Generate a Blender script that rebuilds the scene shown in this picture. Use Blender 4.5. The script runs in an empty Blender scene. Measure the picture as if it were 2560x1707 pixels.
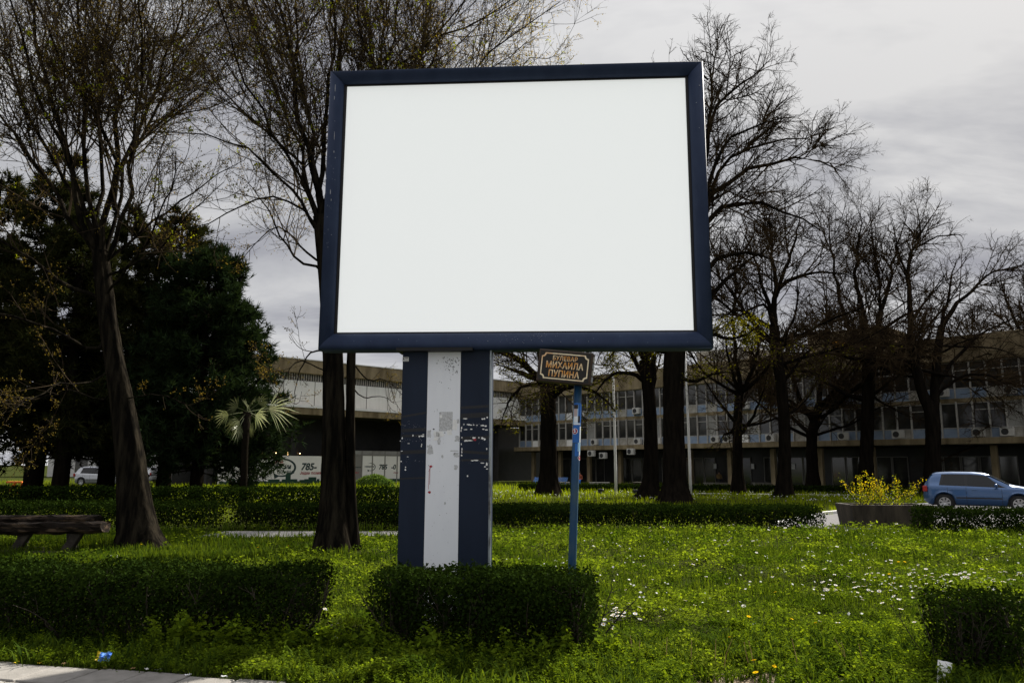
import bpy, bmesh, math, random
import numpy as np
from mathutils import Vector, Matrix

# ------------------------------------------------------------------ camera, world, sun, exposure
F_PX, CAM_H, PITCH, ROLL = 1920.0, 1.66, math.radians(9.2), math.radians(0.24)
SUN_AZ, SUN_EL = math.radians(44.0), math.radians(37.5)      # azimuth to the right of +Y
scene = bpy.context.scene
COL = scene.collection
_fw = np.array([0, math.cos(PITCH), math.sin(PITCH)]); _r0 = np.array([1.0, 0, 0]); _u0 = np.cross(_r0, _fw)
_rt = _r0 * math.cos(ROLL) + _u0 * math.sin(ROLL); _up = _u0 * math.cos(ROLL) - _r0 * math.sin(ROLL)
CAMP = np.array([0, 0, CAM_H])
cam_d = bpy.data.cameras.new('camera'); cam = bpy.data.objects.new('camera', cam_d); COL.objects.link(cam)
cam_d.sensor_width = 36.0; cam_d.lens = 36.0 * F_PX / 2560.0; cam_d.clip_start = 0.1; cam_d.clip_end = 2000
_m = Matrix(((_rt[0], _up[0], -_fw[0], 0), (_rt[1], _up[1], -_fw[1], 0), (_rt[2], _up[2], -_fw[2], CAM_H), (0, 0, 0, 1)))
cam.matrix_world = _m
scene.camera = cam

world = bpy.data.worlds.new('World'); scene.world = world; world.use_nodes = True
def build_world():
    nt = world.node_tree; N = nt.nodes; L = nt.links; N.clear()
    out = N.new('ShaderNodeOutputWorld'); bg = N.new('ShaderNodeBackground'); bg.inputs['Strength'].default_value = 0.1
    sky = N.new('ShaderNodeTexSky'); sky.sky_type = 'NISHITA'; sky.sun_disc = False
    sky.sun_elevation = SUN_EL; sky.sun_rotation = SUN_AZ; sky.air_density = 1.0; sky.dust_density = 2.0
    tc = N.new('ShaderNodeTexCoord'); sep = N.new('ShaderNodeSeparateXYZ'); L.new(tc.outputs['Generated'], sep.inputs[0])
    def mth(op, a, b=None):
        n = N.new('ShaderNodeMath'); n.operation = op
        for i, v in enumerate((a, b)):
            if v is None: continue
            if isinstance(v, (int, float)): n.inputs[i].default_value = v
            else: L.new(v, n.inputs[i])
        return n.outputs[0]
    zc = mth('MAXIMUM', sep.outputs['Z'], 0.0); den = mth('ADD', zc, 0.22)
    px = mth('DIVIDE', sep.outputs['X'], den); py = mth('DIVIDE', sep.outputs['Y'], den)
    comb = N.new('ShaderNodeCombineXYZ'); L.new(px, comb.inputs[0]); L.new(py, comb.inputs[1])
    mp = N.new('ShaderNodeMapping'); L.new(comb.outputs[0], mp.inputs['Vector'])
    mp.inputs['Rotation'].default_value = (0, 0, math.radians(22)); mp.inputs['Scale'].default_value = (0.55, 1.35, 1); mp.inputs['Location'].default_value = (1.3, 0.55, 0)
    n1 = N.new('ShaderNodeTexNoise'); n1.inputs['Scale'].default_value = 1.5; n1.inputs['Detail'].default_value = 6; n1.inputs['Roughness'].default_value = 0.56
    n1.inputs['Distortion'].default_value = 0.5
    L.new(mp.outputs[0], n1.inputs['Vector'])
    ramp = N.new('ShaderNodeValToRGB'); L.new(n1.outputs['Fac'], ramp.inputs[0])
    e = ramp.color_ramp.elements
    e[0].position = 0.38; e[0].color = (0.46, 0.465, 0.52, 1)
    e[1].position = 0.62; e[1].color = (0.93, 0.925, 0.925, 1)
    m = e.new(0.50); m.color = (0.685, 0.69, 0.72, 1)
    # overcast skies are brighter overhead than at mid height
    zr = mth('MULTIPLY', mth('POWER', zc, 4.0), 2.5); hz = mth('MULTIPLY', mth('POWER', mth('SUBTRACT', 1.0, zc), 6.0), 0.34); gain = mth('ADD', mth('ADD', zr, 1.0), hz)
    g10 = mth('MULTIPLY', gain, 2.98)
    sc_ = N.new('ShaderNodeVectorMath'); sc_.operation = 'SCALE'; L.new(ramp.outputs[0], sc_.inputs[0]); L.new(g10, sc_.inputs['Scale'])
    mix = N.new('ShaderNodeMix'); mix.data_type = 'RGBA'; mix.inputs[0].default_value = 0.985
    L.new(sky.outputs[0], mix.inputs[6]); L.new(sc_.outputs[0], mix.inputs[7])
    L.new(mix.outputs[2], bg.inputs['Color']); L.new(bg.outputs[0], out.inputs[0])
build_world()

sun_d = bpy.data.lights.new('sun', 'SUN'); sun_d.energy = 5.0; sun_d.angle = math.radians(1.2); sun_d.color = (1.0, 0.95, 0.86)
sun = bpy.data.objects.new('sun', sun_d); COL.objects.link(sun)
_sd = Vector((math.sin(SUN_AZ) * math.cos(SUN_EL), math.cos(SUN_AZ) * math.cos(SUN_EL), math.sin(SUN_EL)))
sun.rotation_euler = _sd.to_track_quat('Z', 'Y').to_euler(); sun.location = _sd * 60
vs = scene.view_settings; vs.view_transform = 'Standard'; vs.look = 'None'; vs.gamma = 1; vs.exposure = 1.2; vs.use_curve_mapping = False
scene.cycles.max_bounces = 6; scene.cycles.transparent_max_bounces = 6; scene.cycles.diffuse_bounces = 3; scene.cycles.transmission_bounces = 4
scene.cycles.use_denoising = True; scene.cycles.sample_clamp_indirect = 6

# ------------------------------------------------------------------ photo direction -> point helpers
def ray(u, v): return _fw + _rt * (u - 1280) / F_PX + _up * (853.5 - v) / F_PX
def gnd(u, v, z=0.0):
    d = ray(u, v); return CAMP + d * ((z - CAM_H) / d[2])
def atY(u, v, Y):
    d = ray(u, v); return CAMP + d * (Y / d[1])

# ------------------------------------------------------------------ object helpers
def tag(o, label=None, cat=None, group=None, kind=None):
    if label: o['label'] = label
    if cat: o['category'] = cat
    if group: o['group'] = group
    if kind: o['kind'] = kind
    return o
def thing(name, label, cat, loc=(0, 0, 0), rotz=0.0, group=None):
    o = bpy.data.objects.new(name, None); COL.objects.link(o); o.empty_display_size = 0.2
    o.location = loc; o.rotation_euler = (0, 0, rotz)
    return tag(o, label, cat, group)
def link(name, me, parent=None):
    o = bpy.data.objects.new(name, me); COL.objects.link(o)
    if parent is not None: o.parent = parent
    return o
def npmesh(name, V, Fc, mat, parent=None, smooth=False):
    V = np.ascontiguousarray(V, dtype=np.float32); Fc = np.ascontiguousarray(Fc, dtype=np.int32)
    me = bpy.data.meshes.new(name); k = Fc.shape[1]
    me.vertices.add(len(V)); me.vertices.foreach_set('co', V.ravel())
    me.loops.add(Fc.size); me.loops.foreach_set('vertex_index', Fc.ravel())
    me.polygons.add(len(Fc)); me.polygons.foreach_set('loop_start', np.arange(0, Fc.size, k, dtype=np.int32))
    me.polygons.foreach_set('use_smooth', np.full(len(Fc), smooth, dtype=bool))
    me.update(calc_edges=True)
    if mat: me.materials.append(mat)
    return link(name, me, parent)
class MB:
    def __init__(s): s.v = []; s.f = []; s.mi = []; s.cur = 0
    def add(s, vs_, fs):
        b = len(s.v); s.v += [tuple(float(c) for c in p) for p in vs_]; s.f += [tuple(b + i for i in f) for f in fs]; s.mi += [s.cur] * len(fs); return s
    def box(s, x0, x1, y0, y1, z0, z1, M=None):
        P = [(x0, y0, z0), (x1, y0, z0), (x1, y1, z0), (x0, y1, z0), (x0, y0, z1), (x1, y0, z1), (x1, y1, z1), (x0, y1, z1)]
        if M is not None: P = [tuple(M @ Vector(p)) for p in P]
        return s.add(P, [(0, 3, 2, 1), (4, 5, 6, 7), (0, 1, 5, 4), (1, 2, 6, 5), (2, 3, 7, 6), (3, 0, 4, 7)])
    def bbox(s, x0, x1, y0, y1, z0, z1, b=0.01, M=None):      # bevelled box
        def ring(xa, xb, ya, yb, z, c): return [(xa + c, ya, z), (xb - c, ya, z), (xb, ya + c, z), (xb, yb - c, z), (xb - c, yb, z), (xa + c, yb, z), (xa, yb - c, z), (xa, ya + c, z)]
        R = [ring(x0 + b, x1 - b, y0 + b, y1 - b, z0, b * .3), ring(x0, x1, y0, y1, z0 + b, b), ring(x0, x1, y0, y1, z1 - b, b), ring(x0 + b, x1 - b, y0 + b, y1 - b, z1, b * .3)]
        P = [p for r in R for p in r]
        if M is not None: P = [tuple(M @ Vector(p)) for p in P]
        fs = [tuple(reversed(range(8))), tuple(range(24, 32))]
        for k in range(3):
            for i in range(8): fs.append((k * 8 + i, k * 8 + (i + 1) % 8, k * 8 + 8 + (i + 1) % 8, k * 8 + 8 + i))
        return s.add(P, fs)
    def tube(s, pts, rad, n=8, cap=True):
        pts = [Vector(p) for p in pts]; m = len(pts)
        if isinstance(rad, (int, float)): rad = [rad] * m
        P = []; up = Vector((0.13, 0.21, 1)).normalized()
        for i, p in enumerate(pts):
            t = (pts[min(i + 1, m - 1)] - pts[max(i - 1, 0)]).normalized()
            ref = up if abs(t.dot(up)) < 0.95 else Vector((1, 0, 0.1)).normalized()
            a = t.cross(ref).normalized(); b = t.cross(a)
            for k in range(n):
                th = 2 * math.pi * k / n; P.append(p + (a * math.cos(th) + b * math.sin(th)) * rad[i])
        fs = []
        for i in range(m - 1):
            for k in range(n): fs.append((i * n + k, i * n + (k + 1) % n, (i + 1) * n + (k + 1) % n, (i + 1) * n + k))
        if cap: fs += [tuple(reversed(range(n))), tuple((m - 1) * n + k for k in range(n))]
        return s.add(P, fs)
    def lathe(s, prof, n=24, M=None):       # prof: (r, h) about local Z
        P = []
        for r, h in prof:
            for k in range(n):
                th = 2 * math.pi * k / n; P.append(Vector((r * math.cos(th), r * math.sin(th), h)))
        if M is not None: P = [M @ p for p in P]
        fs = []
        for i in range(len(prof) - 1):
            for k in range(n): fs.append((i * n + k, i * n + (k + 1) % n, (i + 1) * n + (k + 1) % n, (i + 1) * n + k))
        fs += [tuple(reversed(range(n))), tuple((len(prof) - 1) * n + k for k in range(n))]
        return s.add(P, fs)
    def prism(s, poly, y0, y1, M=None):     # poly in xz, extruded in y
        n = len(poly); P = [Vector((x, y0, z)) for x, z in poly] + [Vector((x, y1, z)) for x, z in poly]
        if M is not None: P = [M @ p for p in P]
        fs = [tuple(range(n)), tuple(reversed(range(n, 2 * n)))] + [(i, i + n, (i + 1) % n + n, (i + 1) % n) for i in range(n)]
        return s.add(P, fs)
    def build(s, name, mat, parent=None, smooth=False):
        me = bpy.data.meshes.new(name); me.from_pydata(s.v, [], s.f)
        bm = bmesh.new(); bm.from_mesh(me); bmesh.ops.recalc_face_normals(bm, faces=bm.faces); bm.to_mesh(me); bm.free()
        for m in (mat if isinstance(mat, (list, tuple)) else [mat]): me.materials.append(m)
        if isinstance(mat, (list, tuple)): me.polygons.foreach_set('material_index', s.mi)
        if smooth: me.polygons.foreach_set('use_smooth', [True] * len(me.polygons))
        me.update(); return link(name, me, parent)
def copy_tree(o, parent=None):
    c = o.copy(); COL.objects.link(c); c.parent = parent
    for ch in list(o.children): copy_tree(ch, c)
    return c

# ------------------------------------------------------------------ materials
def S(r, g, b):      # sRGB 0-255 to linear
    return tuple(((c / 255) / 12.92 if c / 255 <= 0.04045 else ((c / 255 + 0.055) / 1.055) ** 2.4) for c in (r, g, b))
def mat(name, c1, c2=None, scale=6.0, rough=0.7, bump=0.0, bscale=None, metal=0.0, spec=0.4, stretch=(1, 1, 1), lo=0.35, hi=0.65, coat=0.0, emit=None, detail=6, island=0.0):
    m = bpy.data.materials.new(name); m.use_nodes = True; nt = m.node_tree; N = nt.nodes; L = nt.links
    b = N['Principled BSDF']; b.inputs['Roughness'].default_value = rough; b.inputs['Metallic'].default_value = metal
    b.inputs['Specular IOR Level'].default_value = spec; b.inputs['Coat Weight'].default_value = coat
    b.inputs['Base Color'].default_value = (*c1, 1)
    tc = N.new('ShaderNodeTexCoord'); mp = N.new('ShaderNodeMapping'); mp.inputs['Scale'].default_value = stretch; L.new(tc.outputs['Object'], mp.inputs['Vector'])
    if c2 is not None:
        n = N.new('ShaderNodeTexNoise'); n.inputs['Scale'].default_value = scale; n.inputs['Detail'].default_value = detail; n.inputs['Roughness'].default_value = 0.62
        L.new(mp.outputs[0], n.inputs['Vector'])
        r = N.new('ShaderNodeValToRGB'); r.color_ramp.elements[0].position = lo; r.color_ramp.elements[1].position = hi
        r.color_ramp.elements[0].color = (*c1, 1); r.color_ramp.elements[1].color = (*c2, 1)
        L.new(n.outputs['Fac'], r.inputs[0]); colout = r.outputs[0]
        if island > 0:
            g = N.new('ShaderNodeNewGeometry'); hs = N.new('ShaderNodeHueSaturation')
            ma = N.new('ShaderNodeMath'); ma.operation = 'MULTIPLY_ADD'; ma.inputs[1].default_value = island; ma.inputs[2].default_value = 1 - island / 2
            L.new(g.outputs['Random Per Island'], ma.inputs[0]); L.new(ma.outputs[0], hs.inputs['Value']); L.new(colout, hs.inputs['Color']); colout = hs.outputs[0]
        L.new(colout, b.inputs['Base Color'])
    if bump > 0:
        n2 = N.new('ShaderNodeTexNoise'); n2.inputs['Scale'].default_value = bscale or scale * 4; n2.inputs['Detail'].default_value = 5
        L.new(mp.outputs[0], n2.inputs['Vector']); bp = N.new('ShaderNodeBump'); bp.inputs['Strength'].default_value = bump; bp.inputs['Distance'].default_value = 0.02
        L.new(n2.outputs['Fac'], bp.inputs['Height']); L.new(bp.outputs[0], b.inputs['Normal'])
    if emit: b.inputs['Emission Color'].default_value = (*emit[0], 1); b.inputs['Emission Strength'].default_value = emit[1]
    return m
def leafmat(name, c1, c2, trans=0.45, tcol=None, rough=0.6, spec=0.0, patch=None, pscale=0.5):
    m = bpy.data.materials.new(name); m.use_nodes = True; nt = m.node_tree; N = nt.nodes; L = nt.links
    if spec > 0.05:
        b = N['Principled BSDF']; b.inputs['Roughness'].default_value = rough; b.inputs['Specular IOR Level'].default_value = spec
    else:
        N.remove(N['Principled BSDF']); b = N.new('ShaderNodeBsdfDiffuse')
    g = N.new('ShaderNodeNewGeometry'); r = N.new('ShaderNodeValToRGB')
    r.color_ramp.elements[0].color = (*c1, 1); r.color_ramp.elements[1].color = (*c2, 1)
    L.new(g.outputs['Random Per Island'], r.inputs[0]); col = r.outputs[0]
    if patch:
        tc = N.new('ShaderNodeTexCoord'); n = N.new('ShaderNodeTexNoise'); n.inputs['Scale'].default_value = pscale; n.inputs['Detail'].default_value = 3
        L.new(tc.outputs['Object'], n.inputs['Vector']); r2 = N.new('ShaderNodeValToRGB'); r2.color_ramp.elements[0].position = 0.42; r2.color_ramp.elements[1].position = 0.6
        r2.color_ramp.elements[0].color = (1, 1, 1, 1); r2.color_ramp.elements[1].color = (*patch, 1); L.new(n.outputs['Fac'], r2.inputs[0])
        mm = N.new('ShaderNodeMix'); mm.data_type = 'RGBA'; mm.blend_type = 'MULTIPLY'; mm.inputs[0].default_value = 1
        L.new(col, mm.inputs[6]); L.new(r2.outputs[0], mm.inputs[7]); col = mm.outputs[2]
    L.new(col, b.inputs[0])
    t = N.new('ShaderNodeBsdfTranslucent'); mx = N.new('ShaderNodeMix'); mx.data_type = 'RGBA'; mx.blend_type = 'MULTIPLY'; mx.inputs[0].default_value = 1
    tcol = tcol or (1.25, 1.15, 0.45); mx.inputs[7].default_value = (*tcol, 1); L.new(col, mx.inputs[6]); L.new(mx.outputs[2], t.inputs['Color'])
    ms = N.new('ShaderNodeMixShader'); ms.inputs[0].default_value = trans
    L.new(b.outputs[0], ms.inputs[1]); L.new(t.outputs[0], ms.inputs[2]); L.new(ms.outputs[0], N['Material Output'].inputs['Surface'])
    return m
M = {}
M['ground'] = mat('lawn_soil', (0.022, 0.030, 0.008), (0.040, 0.044, 0.014), 1.3, 0.95, 0.6, 30, spec=0.0)
M['soil'] = mat('dry_soil', (0.12, 0.085, 0.05), (0.24, 0.18, 0.11), 14, 0.95, 0.8, 60)
M['asphalt'] = mat('asphalt', (0.12, 0.115, 0.115), (0.16, 0.155, 0.155), 3, 0.9, 0.4, 160, spec=0.05)
M['asphalt2'] = mat('road_asphalt', (0.11, 0.107, 0.104), (0.16, 0.155, 0.15), 9, 0.9, 0.5, 160, spec=0.05)
M['slab'] = mat('paving_concrete', (0.17, 0.16, 0.145), (0.26, 0.245, 0.225), 5, 0.9, 0.35, 110, lo=.3, hi=.7, spec=0.05)
M['kerb'] = mat('kerb_concrete', (0.12, 0.115, 0.10), (0.36, 0.345, 0.32), 22, 0.9, 0.7, 60, lo=.42, hi=.5, spec=0.05)
M['whitekerb'] = mat('whitewashed_kerb', (0.55, 0.54, 0.52), (0.7, 0.69, 0.67), 9, 0.9, spec=0.05)
M['path'] = mat('path_concrete', (0.19, 0.185, 0.175), (0.25, 0.24, 0.23), 4, 0.9, 0.2, 90, spec=0.05)
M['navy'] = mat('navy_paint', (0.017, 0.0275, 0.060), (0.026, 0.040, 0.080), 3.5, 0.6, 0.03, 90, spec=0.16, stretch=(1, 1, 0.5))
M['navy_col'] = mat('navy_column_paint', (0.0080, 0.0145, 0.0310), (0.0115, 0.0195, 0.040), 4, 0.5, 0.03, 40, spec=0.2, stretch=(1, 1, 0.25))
M['black'] = mat('black_rubber', (0.006, 0.006, 0.007), None, rough=0.6)
M['panel'] = mat('blank_glowing_sheet', (0.86, 0.88, 0.875), None, rough=0.55, spec=0.25, emit=((0.97, 1.0, 0.99), 0.178))  # weak glow added so the blank sheet stays white in shade
M['whitepaint'] = mat('grey_white_paint', (0.76, 0.78, 0.83), (0.84, 0.86, 0.90), 2.5, 0.45, 0.02, 60, stretch=(1, 1, 0.3))
M['silver'] = mat('worn_aluminium', (0.33, 0.37, 0.40), (0.10, 0.10, 0.10), 9, 0.4, metal=0.6, stretch=(1, 1, 0.35), lo=.55, hi=.68)
M['paper'] = mat('torn_paper', (0.75, 0.75, 0.74), (0.85, 0.85, 0.84), 20, 0.9)
M['paper_grey'] = mat('weathered_paper', (0.36, 0.36, 0.36), (0.66, 0.67, 0.69), 45, 0.95)
M['chip'] = mat('paint_chip', (0.03, 0.03, 0.035), None, rough=0.8)
M['red'] = mat('red_print', (0.35, 0.015, 0.03), None, rough=0.6)
M['tape'] = mat('dark_tape', (0.006, 0.007, 0.010), (0.011, 0.012, 0.016), 30, 0.35)
M['scuff'] = mat('pale_scuff', (0.30, 0.31, 0.34), None, rough=0.8)
M['sign_rust'] = mat('rusty_sign_board', (0.020, 0.012, 0.007), (0.060, 0.030, 0.013), 7, 0.55, 0.1, 60, lo=.4, hi=.75)
M['sign_black'] = mat('sign_face', (0.007, 0.006, 0.005), (0.022, 0.013, 0.007), 9, 0.45, lo=.5, hi=.75)
M['letter'] = mat('rust_stained_letters', (0.62, 0.26, 0.035), (0.80, 0.66, 0.42), 9, 0.6, lo=.42, hi=.62)
M['letter2'] = mat('rust_stained_border', (0.62, 0.24, 0.04), (0.82, 0.70, 0.48), 4, 0.6, lo=.36, hi=.5)
M['bluepole'] = mat('blue_pole_paint', (0.006, 0.046, 0.115), (0.030, 0.070, 0.10), 14, 0.5, 0.1, 60, stretch=(1, 1, 0.3), lo=.45, hi=.7)
M['st_blue'] = mat('sticker_blue', (0.008, 0.09, 0.36), (0.012, 0.13, 0.45), 12, 0.35)
M['st_white'] = mat('sticker_white', (0.72, 0.76, 0.80), None, rough=0.35)
M['st_pale'] = mat('sticker_pale_blue', (0.35, 0.58, 0.80), None, rough=0.35)
M['st_skin'] = mat('sticker_tan', (0.42, 0.34, 0.34), None, rough=0.4)
M['bark'] = mat('dark_bark', (0.005, 0.0042, 0.0035), (0.013, 0.0105, 0.008), 7, 0.95, 0.9, 26, stretch=(1, 1, 0.18), spec=0.0)
M['bark_near'] = mat('grey_brown_bark', (0.005, 0.0045, 0.0038), (0.027, 0.0225, 0.016), 9, 0.95, 1.0, 22, stretch=(1, 1, 0.13), spec=0.0, lo=.42, hi=.72)
M['twig'] = mat('twig_bark', (0.022, 0.017, 0.012), (0.062, 0.046, 0.030), 2, 0.9, spec=0.0)
M['twig_far'] = mat('far_twig_bark', (0.012, 0.009, 0.007), (0.062, 0.043, 0.023), 1.2, 0.9, spec=0.0)
M['bud'] = leafmat('brown_buds', (0.0750, 0.0625, 0.0200), (0.1625, 0.1350, 0.0325), 0.45, (1.4, 1.1, .5))
M['bud_olive'] = leafmat('olive_buds', (0.1418, 0.1148, 0.0189), (0.2700, 0.2228, 0.0270), 0.45, (1.4, 1.15, .4))
M['newleaf'] = leafmat('new_leaves', (0.12, 0.15, 0.012), (0.22, 0.25, 0.02), 0.5, (1.4, 1.25, .3))
M['youngleaf'] = leafmat('young_linden_leaves', (0.040, 0.046, 0.008), (0.10, 0.100, 0.012), 0.45, (1.4, 1.2, .3))
M['pine'] = leafmat('pine_needles', (0.0100, 0.0175, 0.0088), (0.0225, 0.0363, 0.0137), 0.2, (1, 1, .5), rough=.6)
M['pine2'] = leafmat('cypress_needles', (0.0096, 0.0144, 0.0060), (0.0312, 0.0312, 0.0096), 0.2, (1, 1, .5), rough=.6)
M['hedge'] = leafmat('hedge_leaves', (0.0076, 0.0151, 0.0033), (0.0185, 0.0321, 0.0044), 0.12, (1.2, 1.2, .4), rough=0.6, spec=0.0)
M['hedgestem'] = mat('hedge_stems', (0.018, 0.014, 0.010), (0.04, 0.03, 0.02), 8, 0.9)
M['clover'] = leafmat('clover_leaves', (0.084, 0.126, 0.012), (0.205, 0.255, 0.022), 0.55, (1.10, 1.12, .4), patch=(.34, .43, .48), pscale=1.1)
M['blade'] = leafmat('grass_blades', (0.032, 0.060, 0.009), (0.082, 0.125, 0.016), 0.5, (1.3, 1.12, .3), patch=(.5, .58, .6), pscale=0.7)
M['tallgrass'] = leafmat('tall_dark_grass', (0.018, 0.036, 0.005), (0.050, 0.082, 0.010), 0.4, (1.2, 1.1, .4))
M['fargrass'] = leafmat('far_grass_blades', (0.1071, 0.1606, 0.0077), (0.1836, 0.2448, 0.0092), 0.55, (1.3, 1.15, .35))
M['weed'] = leafmat('weed_leaves', (0.0448, 0.0800, 0.0080), (0.1680, 0.2400, 0.0160), 0.45, (1.25, 1.15, .4), rough=0.5)
M['petal'] = leafmat('daisy_petals', (0.70, 0.70, 0.68), (0.8, 0.8, 0.8), 0.3, (1, 1, 1))
M['yellow'] = leafmat('yellow_petals', (0.60, 0.38, 0.01), (0.75, 0.50, 0.01), 0.3, (1.2, 1.1, .6))
M['forsythia'] = leafmat('forsythia_flowers', (0.50, 0.40, 0.01), (0.72, 0.56, 0.015), 0.4, (1.2, 1.1, .5))
M['straw'] = mat('dry_straw', (0.26, 0.17, 0.06), (0.36, 0.25, 0.10), 12, 0.9)
M['wood'] = mat('weathered_log', (0.010, 0.007, 0.005), (0.11, 0.075, 0.046), 6, 0.9, 0.9, 30, stretch=(0.3, 2.2, 2.2), lo=.50, hi=.74, spec=0.1)
M['wood_dark'] = mat('dark_timber', (0.014, 0.011, 0.009), (0.04, 0.032, 0.024), 6, 0.9, 0.5, 30)
M['concrete'] = mat('stained_concrete', (0.115, 0.086, 0.043), (0.26, 0.205, 0.118), 1.6, 0.9, 0.3, 30, stretch=(1, 1, 0.22), lo=.32, hi=.62)
M['concrete_planter'] = mat('brown_concrete', (0.018, 0.014, 0.009), (0.058, 0.046, 0.031), 4.5, 0.9, 0.5, 60, stretch=(1, 1, 0.25))
M['concrete_light'] = mat('pale_concrete', (0.25, 0.235, 0.20), (0.42, 0.40, 0.35), 3, 0.9)
M['whitepanel'] = mat('white_corrugated_metal', (0.76, 0.76, 0.73), (0.84, 0.84, 0.81), 1.5, 0.6, stretch=(1, 1, 0.2))
M['bluepanel'] = mat('blue_spandrel', (0.17, 0.235, 0.34), (0.29, 0.36, 0.46), 0.9, 0.4)
M['frame_w'] = mat('white_window_frame', (0.34, 0.325, 0.29), (0.46, 0.44, 0.40), 4, 0.6)
M['glass'] = mat('dark_glass', (0.020, 0.021, 0.021), (0.075, 0.070, 0.060), 0.35, 0.08, spec=0.6, lo=.4, hi=.7)
M['blind'] = mat('blinds_behind_glass', (0.30, 0.30, 0.28), (0.20, 0.19, 0.17), 0.8, 0.3)
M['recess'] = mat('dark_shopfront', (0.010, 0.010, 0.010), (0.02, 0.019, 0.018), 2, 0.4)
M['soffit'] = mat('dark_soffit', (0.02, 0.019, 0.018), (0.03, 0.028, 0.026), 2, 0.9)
M['acwhite'] = mat('air_conditioner_casing', (0.55, 0.54, 0.50), (0.45, 0.44, 0.40), 4, 0.5)
M['acfan'] = mat('fan_grille', (0.03, 0.03, 0.03), None, rough=0.6)
M['banner'] = mat('white_banner', (0.74, 0.72, 0.66), (0.80, 0.78, 0.72), 1, 0.6)
M['bn_dark'] = mat('banner_dark_print', (0.014, 0.035, 0.034), None, rough=0.6)
M['bn_green'] = mat('banner_green_print', (0.006, 0.040, 0.022), None, rough=0.6)
M['bn_red'] = mat('banner_red_print', (0.30, 0.012, 0.02), None, rough=0.6)
M['mullion'] = mat('grey_mullion', (0.20, 0.19, 0.17), None, rough=0.5)
M['lamp'] = mat('lit_bulb', (1, 0.8, 0.5), None, emit=((1.0, 0.60, 0.25), 6.0))
M['polewhite'] = mat('white_pole_paint', (0.74, 0.73, 0.71), (0.80, 0.79, 0.77), 3, 0.5)
M['orange'] = mat('orange_paint', (0.75, 0.16, 0.01), None, rough=0.5)
M['amber'] = mat('amber_panel', (0.75, 0.36, 0.02), None, rough=0.5)
M['bluemetal'] = mat('blue_metal', (0.08, 0.22, 0.55), None, rough=0.3, spec=0.8)
M['cargreyblue'] = mat('metallic_blue_paint', (0.028, 0.080, 0.19), (0.032, 0.088, 0.21), 40, 0.33, metal=0.45, coat=0.8, spec=0.5)
M['carwhite'] = mat('white_car_paint', (0.65, 0.66, 0.68), None, rough=0.3, coat=0.8)
M['carsilver'] = mat('silver_car_paint', (0.42, 0.43, 0.45), None, rough=0.3, metal=0.5, coat=0.8)
M['carglass'] = mat('car_glass', (0.006, 0.007, 0.008), None, rough=0.05, spec=0.35)
M['windscreen'] = mat('windscreen_glass', (0.05, 0.055, 0.055), None, rough=0.06, spec=1.0, coat=1.0)
M['tyre'] = mat('tyre_rubber', (0.010, 0.010, 0.010), None, rough=0.8)
M['rim'] = mat('alloy_rim', (0.45, 0.45, 0.45), None, rough=0.35, metal=0.7)
M['headlight'] = mat('headlight_lens', (0.55, 0.56, 0.56), (0.8, 0.8, 0.8), 14, 0.12, spec=1.0)
M['taillight'] = mat('taillight_lens', (0.30, 0.02, 0.015), None, rough=0.2)
M['trim'] = mat('black_trim', (0.012, 0.012, 0.013), None, rough=0.5)
M['wrapper'] = mat('blue_wrapper', (0.01, 0.12, 0.65), (0.25, 0.5, 0.9), 30, 0.25)
M['wrapyellow'] = mat('yellow_print', (0.7, 0.5, 0.02), None, rough=0.4)
M['brownleaf'] = mat('dead_leaf', (0.25, 0.15, 0.06), (0.4, 0.26, 0.12), 30, 0.9)
M['cloth_red'] = mat('rust_red_cloth', (0.26, 0.07, 0.035), None, rough=0.9)
M['cloth_tan'] = mat('ochre_cloth', (0.30, 0.20, 0.08), None, rough=0.9)
M['cloth_blue'] = mat('blue_cloth', (0.03, 0.16, 0.5), None, rough=0.9)
M['cloth_dark'] = mat('dark_cloth', (0.02, 0.02, 0.025), None, rough=0.9)
M['skin'] = mat('skin', (0.45, 0.27, 0.19), None, rough=0.6)
M['hair'] = mat('dark_hair', (0.02, 0.014, 0.01), None, rough=0.7)
M['far_wall'] = mat('far_pale_plaster', (0.45, 0.44, 0.42), (0.55, 0.54, 0.51), 0.4, 0.9)
M['palm'] = leafmat('palm_leaf', (0.24, 0.27, 0.15), (0.50, 0.52, 0.34), 0.30, (1, 1, .6), rough=0.4, spec=0.4)
M['palm_dark'] = leafmat('shaded_palm_leaf', (0.05, 0.06, 0.03), (0.12, 0.13, 0.07), 0.25, (1, 1, .6))  # dimmer copy of the sunlit leaf tone, shade put into the colour
M['palmtrunk'] = mat('palm_fibre', (0.006, 0.005, 0.004), (0.012, 0.010, 0.007), 10, 0.95, 0.8, spec=0.0)
M['shrub'] = leafmat('shrub_leaves', (0.0390, 0.0845, 0.0156), (0.1300, 0.1950, 0.0390), 0.35, (1.2, 1.1, .5))

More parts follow.
